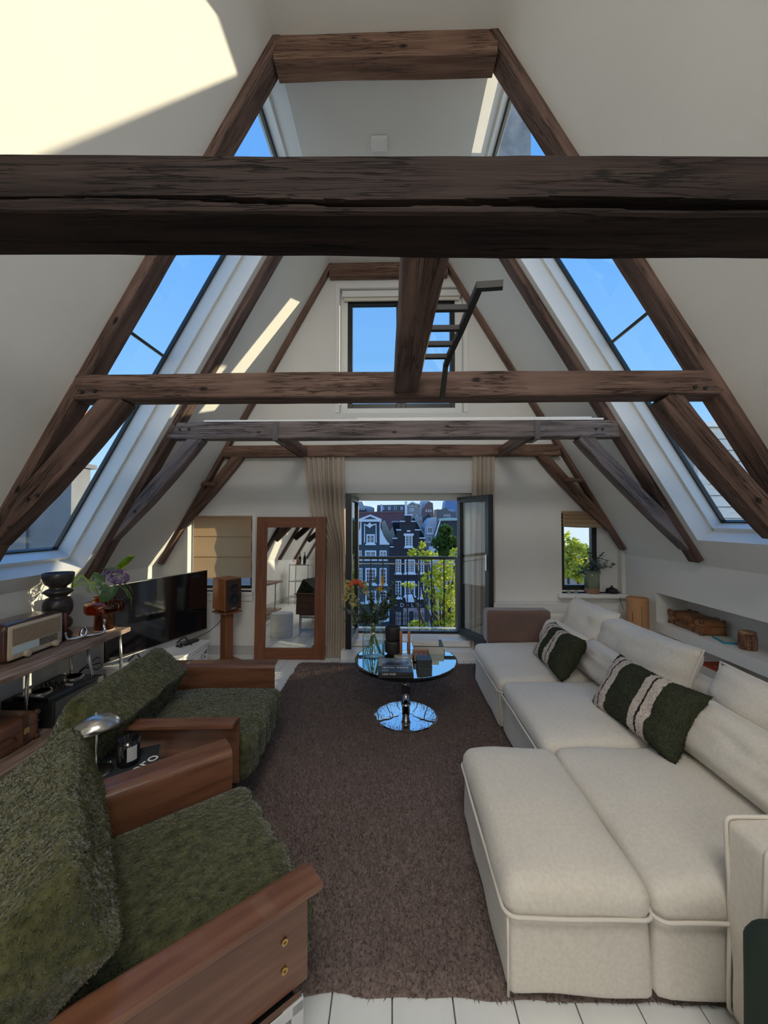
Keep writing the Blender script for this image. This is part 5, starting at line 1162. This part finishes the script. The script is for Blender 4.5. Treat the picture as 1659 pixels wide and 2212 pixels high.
MB().tube([(0.02, .08, .0), (0.0, .06, -.06), (-.04, .03, -.14), (-.10, -.05, -.20), (-.2, -.15, -.245), (-.30, -.25, -.25)], .0035, 6).build('cord', blackm, cbm, smooth=True)
cbm = thing('loose_cables', 'tangle of black cables behind the plank shelf', 'cable', (-2.45, 3.05, .08))
for k in range(3): MB().tube([(-.1+.03*k, -.1, .1+.04*k), (.0, -.05+.02*k, .25), (.09, .0, .33-.05*k), (.13, .05, .28), (.16, .08, .36-.06*k)], .0035, 6).build('cord', blackm, cbm, smooth=True)

# ------------------------------------------------------------------ leaning mirror
mr = thing('leaning_mirror', 'tall mirror in a wide reddish wooden frame leaning by the curtain', 'mirror', (-1.118, 4.165, 0)); mt = math.atan(.07/1.56)
Mx = Matrix.Rotation(-mt, 4, 'X')
W2, H_ = .385, 1.545; fw_ = .118
def mbx(name, m, *b, bev=.004): q = MB().box(*b); q.xf(Mx).build(name, m, mr, bevel=bev)
mbx('frame_stile', oakred, -W2, -W2+fw_, 0, .035, 0, H_); mbx('frame_stile', oakred, W2-fw_, W2, 0, .035, 0, H_)
oak2 = mat('red_brown_wood_cross', (.15, .048, .018), .45, col2=(.22, .078, .030), nscale=5, stretch=(.6, 6, 6), detail=6)
mbx('frame_rail', oak2, -W2+fw_, W2-fw_, 0, .035, H_-fw_, H_); mbx('frame_rail', oak2, -W2+fw_, W2-fw_, 0, .035, 0, fw_+.005)
mbx('glass', mirrorm, -W2+fw_-.002, W2-fw_+.002, .012, .018, fw_, H_-fw_+.002, bev=0)
mbx('backing', skirt, -W2+.02, W2-.02, .0355, .042, .02, H_-.02, bev=0)

# ------------------------------------------------------------------ curtains and blinds
def curtain(label, xL, xR, ztop, zbot, Y, folds, left, right, seed):
    """left/right: functions of height fraction (0 top, 1 bottom) giving the panel edges"""
    t = thing('curtain', label, 'curtain', ((xL+xR)/2, Y, zbot), 0, 'beige linen curtains'); q = MB(); NX, NZ = folds*14, 46; o_ = t.location
    for side in (0, 1):
        for j in range(NZ+1):
            v = j/NZ; z = ztop+(zbot-ztop)*v; a, b = left(v), right(v)
            for i in range(NX+1):
                u = i/NX; ph = u*folds*2*PI+noise.noise(Vector((u*3, v*1.3, seed)))*2.2*min(1, v*3)
                am_ = (.018+.020*min(1, v*2))*(1+.6*noise.noise(Vector((u*4, v*2, seed+5))))
                x_ = a+(b-a)*u+.008*math.sin(ph*2)*v; y_ = Y+am_*math.sin(ph)+side*.004; zz = z
                if v > .93: zz += .02*(v-.93)/.07*abs(math.sin(ph*.5)); y_ -= .02*(v-.93)/.07
                q.v.append((x_-o_.x, y_-o_.y, max(zz, .004)-o_.z))
    n0 = (NX+1)*(NZ+1)
    for j in range(NZ):
        for i in range(NX):
            a = j*(NX+1)+i; q.f.append((a, a+NX+1, a+NX+2, a+1)); a += n0; q.f.append((a, a+1, a+NX+2, a+NX+1))
    q.build('cloth', curtainm, t, smooth=True)
    MB().box(xL-o_.x, xR-o_.x, -.014, .014, ztop-.012-o_.z, ztop+.008-o_.z).build('heading_tape', curtainm, t); return t
sm = lambda e0, e1, x: (lambda t: t*t*(3-2*t))(max(0, min(1, (x-e0)/(e1-e0))))
curtain('gathered beige curtain left of the balcony door, beside the mirror', -.985, -.535, 2.215, .005, 4.262, 8, lambda v: -.985+.06*sm(0, .28, v)+.20*sm(.26, .5, v)+.0*v, lambda v: -.535+.02*sm(.0, .5, v)+.03*sm(.5, .85, v)-.0*v, 1)
curtain('gathered beige curtain right of the balcony door, behind the open leaf', .885, 1.125, 2.215, .005, 4.262, 5, lambda v: .885-.04*v, lambda v: 1.125, 4)
cr = thing('curtain_rail', 'thin white curtain rail under the farthest tie beam', 'rail', (0, 4.262, 2.222)); MB().box(-1.05, 1.16, -.012, .012, .0, .012).build('track', white, cr)
def blind(label, x0, x1, z0, z1, folds, drop):
    t = thing('roman_blind', label, 'blind', ((x0+x1)/2, 4.295, z0), 0, 'woven flax roman blinds'); w2 = (x1-x0)/2; q = MB(); NX, NZ = 24, 60
    for side in (0, 1):
        for j in range(NZ+1):
            v = j/NZ; z = (z1-z0)*v; f = (v*folds) % 1; y_ = -.010*math.sin(PI*f)**2-.004 if drop else -.022*abs(math.sin(PI*v*folds))
            for i in range(NX+1):
                u = i/NX; q.v.append((-w2+2*w2*u, y_+.003*noise.noise(Vector((u*5, v*5, 1)))+side*.003, z+(.012*math.sin(u*PI)*(1-v)**6*-1)))
    n0 = (NX+1)*(NZ+1)
    for j in range(NZ):
        for i in range(NX):
            a = j*(NX+1)+i; q.f.append((a, a+1, a+NX+2, a+NX+1)); a += n0; q.f.append((a, a+NX+1, a+NX+2, a+1))
    q.build('cloth', blindm, t, smooth=True)
    for k in range(1, folds): MB().tube([(-w2, -.014, (z1-z0)*k/folds), (w2, -.014, (z1-z0)*k/folds)], .006, 6).build('rod', blindm, t)
    MB().box(-w2, w2, -.012, .020, z1-z0-.02, z1-z0+.006).build('head_rail', blindm, t, bevel=.003); return t
blind('woven flax roman blind let down over the left window', -2.235, -1.583, .865, 1.550, 3, True)
blind('folded-up flax roman blind at the top of the right window', 1.875, 2.40, 1.435, 1.60, 4, False)

# ------------------------------------------------------------------ right gable corner
ev = thing('handled_vase', 'green glazed stoneware vase with ear handles on the right window sill', 'vase', (2.215, 4.345, .7005))
MB().lathe([(.001, 0), (.072, 0), (.075, .01), (.076, .055)], 32).build('bare_foot', mat('bare_clay', (.30, .17, .10), .8), ev, smooth=True)
MB().lathe([(.0765, .055), (.078, .20), (.072, .222), (.062, .228), (.060, .245), (.055, .245), (.056, .225), (.07, .20), (.07, .06)], 32).build('body', mat('green_glaze', (.16, .20, .13), .2, col2=(.30, .32, .22), nscale=7, stretch=(1, 1, .4)), ev, smooth=True)
for s_ in (-1, 1): MB().tube([(s_*.072, 0, .20), (s_*.094, 0, .215), (s_*.092, 0, .24), (s_*.066, 0, .236)], .006, 8).build('handle', MATS['green_glaze'], ev, smooth=True)
eb = thing('eucalyptus', 'eucalyptus sprigs in the green vase on the sill', 'plant', (2.215, 4.345, .92)); eo = eb.location.copy()
for k, (px, py, dy) in enumerate(((1272, 1190, 0), (1262, 1205, -.05), (1250, 1225, -.06), (1245, 1240, -.02), (1300, 1198, -.04), (1312, 1212, -.05), (1328, 1221, -.03), (1290, 1215, -.08), (1278, 1210, -.1), (1305, 1225, -.1))):
    e_ = at(px, py, 4.345+dy)-eo; q = MB(); rng = random.Random(k); MB().tube([(0, 0, -.05), (e_.x*.3, e_.y*.3, e_.z*.5), tuple(e_)], .0018, 5).build('stem', stemm, eb)
    for i in range(13):
        t = .3+.7*i/12; p = Vector((e_.x*(.3*2*t*(1-t)+t*t), e_.y*t, e_.z*(t*(1-t)+t*t))); d = Vector((rng.uniform(-1, 1), rng.uniform(-1, 1), rng.uniform(-.4, .8))); leaf(q, p, d, .050, .040, curl=.15)
    q.build('leaf', euc, eb)
df = thing('aroma_diffuser', 'small black teardrop diffuser on the right window sill', 'diffuser', (2.425, 4.33, .7005))
MB().lathe([(.001, 0), (.038, 0), (.058, .014), (.062, .030), (.050, .048), (.022, .058), (.009, .072), (.007, .085), (.003, .085), (.003, .06), (.001, .05)], 32).build('body', blackm, df, smooth=True)
MB().tube([(.02, -.055, .008), (.035, -.085, -.01), (.04, -.10, -.08), (.07, -.10, -.16)], .0025, 5).build('cord', blackm, df)
for x_, lb in ((1.955, 'left tealight glass on the right window sill'), (2.03, 'right tealight glass on the right window sill')):
    t = thing('tealight_holder', lb, 'candle holder', (x_, 4.32, .7005), 0, 'tealight glasses on the sill'); MB().lathe([(.001, 0), (.026, 0), (.028, .004), (.013, .006), (.013, .034), (.010, .034), (.010, .01), (.001, .01)], 20).build('glass', mat('sage_glass', (.34, .38, .30), .15), t, smooth=True); MB().lathe([(.001, .01), (.0095, .01), (.0095, .028), (.001, .028)], 12).build('wax', white, t)
rd = thing('radiator', 'flat white panel radiator below the right window', 'radiator', (1.74, 4.245, .12))
MB().box(-.69, .69, -.035, .035, 0, .475).build('panel', white, rd, bevel=.006); MB().box(-.695, .695, -.04, .06, .475, .487).build('top_grille', white, rd, bevel=.003)
for x_ in (-.5, .5): MB().box(x_-.02, x_+.02, .035, .07, .1, .4).build('bracket', steel, rd)
MB().tube([(.66, 0, 0), (.66, 0, -.118)], .009, 8).build('pipe', steel, rd); MB().tube([(.60, 0, 0), (.60, 0, -.118)], .009, 8).build('pipe', steel, rd)
ap = thing('air_purifier', 'tall tan cylinder with slotted front in the right corner', 'air purifier', (2.42, 3.88, 0))
tan = mat('tan_card', (.48, .25, .11), .6)
MB().lathe([(.001, 0), (.094, 0), (.096, .004), (.096, .415), (.094, .418), (.094, .422), (.096, .425), (.096, .735), (.090, .742), (.082, .742), (.080, .70), (.001, .70)], 48).build('body', tan, ap, smooth=False)
MB().lathe([(.001, .701), (.079, .701), (.079, .71), (.001, .712)], 32).build('top_grille', mat('brown_grille', (.10, .06, .04), .6), ap)
va = math.atan2(-3.88, -2.42)
for k in range(11):
    a = va+R(22); z = .47+k*.019; MB().box(.094, .0975, -.003, .003, z, z+.009).xf(Matrix.Rotation(a, 4, 'Z')).build('slot', blackm, ap)
MB().box(.094, .0975, -.002, .002, .52, .61).xf(Matrix.Rotation(va-R(25), 4, 'Z')).build('slot', blackm, ap)
# niche contents
nbk = thing('book', 'thin turquoise book lying on the white niche shelf', 'book', (2.71, 3.20, .5235), R(-14))
MB().box(-.062, .062, -.082, .082, .002, .016).build('pages', pagem, nbk); MB().box(-.064, .064, -.084, .084, .016, .018).build('cover', mat('cream_map_cover', (.55, .52, .40), .6, col2=(.35, .45, .40), nscale=30), nbk)
MB().box(-.064, -.062, -.084, .084, 0, .018).box(-.064, .064, -.084, -.082, 0, .018).box(-.064, .064, -.084, .084, 0, .002).build('spine', mat('turquoise', (.03, .30, .38), .5), nbk)
def basket(x, y, z, r_, h_, label, lid=True):
    b = thing('wicker_basket', label, 'basket', (x, y, z), 0, 'small wicker baskets on the niche shelf')
    q = MB(); n_ = 22
    for k in range(n_):
        a = 2*PI*k/n_; q.tube([((r_*(.92+.12*abs(math.sin(t*PI*1.0+.4))))*math.cos(a), (r_*(.92+.12*abs(math.sin(t*PI+.4))))*math.sin(a), h_*t) for t in (0, .2, .4, .6, .8, 1)], .0045, 5)
    q.build('upright', wick, b, smooth=True)
    q = MB()
    for k in range(9):
        z_ = h_*(.04+k*.11); rr = r_*(.93+.12*abs(math.sin(k*.11*PI+.4))); q.tube([((rr+.003*(-1)**i)*math.cos(i*PI/22), (rr+.003*(-1)**i)*math.sin(i*PI/22), z_) for i in range(45)], .005, 5)
    q.build('weave', wick, b, smooth=True)
    if lid: MB().lathe([(.001, h_+.004), (r_*.8, h_+.004), (r_*1.03, h_+.0), (r_*1.04, h_-.012), (r_*.9, h_-.012)], 32).build('lid_rim', mat('pale_wicker', (.34, .19, .09), .7, col2=(.48, .30, .16), nscale=30), b)
    return b
basket(2.70, 3.01, .5235, .050, .135, 'lidded wicker basket beside the turquoise book')
basket(2.705, 2.72, .5235, .06, .08, 'low dark wicker basket at the right photo edge on the niche shelf', False)
rbk = thing('book', 'red-orange book leaning in the lower niche compartment', 'book', (2.74, 3.30, .0705), 0)
MB().box(-.10, .10, -.14, .14, .002, .20).build('pages', pagem, rbk); MB().box(-.102, .102, -.142, .142, .20, .203).build('cover', mat('red_orange', (.50, .05, .015), .45), rbk)
put('title', text_mesh('Posters', .03, white, .0004), rbk, (-.02, 0, .2034), (0, 0, R(90)))
tr = thing('glass_tray', 'clear glass tray with small bowls in the lower niche compartment', 'tray', (2.72, 2.80, .0705)); MB().box(-.10, .10, -.16, .16, .17, .176).build('plate', clear, tr)
MB().box(-.10, .10, -.16, .16, 0, .17).build('box', mat('pale_wood_box', (.40, .30, .22), .7), tr)
for y in (-.07, .05): MB().lathe([(.02, .176), (.04, .20), (.045, .23), (.042, .23), (.037, .20), (.018, .18)], 20).xf(Matrix.Translation((0, y, 0))).build('bowl', clear, tr, smooth=True)

# ------------------------------------------------------------------ rear half of the loft (seen only in mirror and glass)
kt = thing('kitchen_trolley', 'steel trolley with shelves in the rear of the loft', 'trolley', (-2.2, -.9, 0))
for a in (-.22, .22):
    for b in (-.3, .3): MB().tube([(a, b, 0), (a, b, .92)], .012, 8).build('post', steel, kt)
for z in (.15, .5, .88): MB().box(-.23, .23, -.31, .31, z, z+.02).build('shelf', steel, kt)
for k, (x_, y_, h_) in enumerate(((-.1, -.2, .28), (.05, -.05, .22), (.1, .15, .3), (-.05, .2, .2))):
    t = thing('bottle', ('tall dark bottle at the near end of the trolley', 'squat dark bottle in the middle of the trolley', 'tallest bottle on the trolley', 'short amber bottle at the far end of the trolley')[k], 'bottle', (-2.2+x_, -.9+y_, .901), 0, 'bottles on the trolley')
    MB().lathe([(.001, 0), (.035, 0), (.035, h_*.6), (.012, h_*.75), (.012, h_), (.001, h_)], 20).build('glass', blackg if k != 3 else leather, t, smooth=True)
sb = thing('sideboard', 'dark wooden sideboard by the rear wall', 'sideboard', (-.8, -3.9, 0)); MB().box(-1.2, 1.2, -.25, .25, .1, .8).build('body', mat('dark_walnut', (.045, .025, .018), .5), sb)
for k in range(4): MB().box(-1.15+k*.58, -.62+k*.58, .25, .27, .14, .76).build('door', MATS['dark_walnut'], sb, bevel=.004)
for a in (-1.1, 1.1): MB().box(a-.03, a+.03, -.2, .2, 0, .1).build('leg', blackm, sb)
pd = thing('pendant_lamp', 'glass globe pendant hanging in the rear of the loft', 'lamp', (-1.55, -1.1, 1.72)); MB().tube([(0, 0, .12), (0, 0, .78)], .003, 6).build('cord', blackm, pd); MB().sphere((0, 0, 0), .12, 14).build('globe', amber, pd, smooth=True); MB().lathe([(.02, .1), (.03, .12), (.02, .15)], 16).build('cap', brass, pd)
hk = MB().box(-.03, .03, -.05, .05, .77, .79).build('ceiling_rose', blackm, pd)
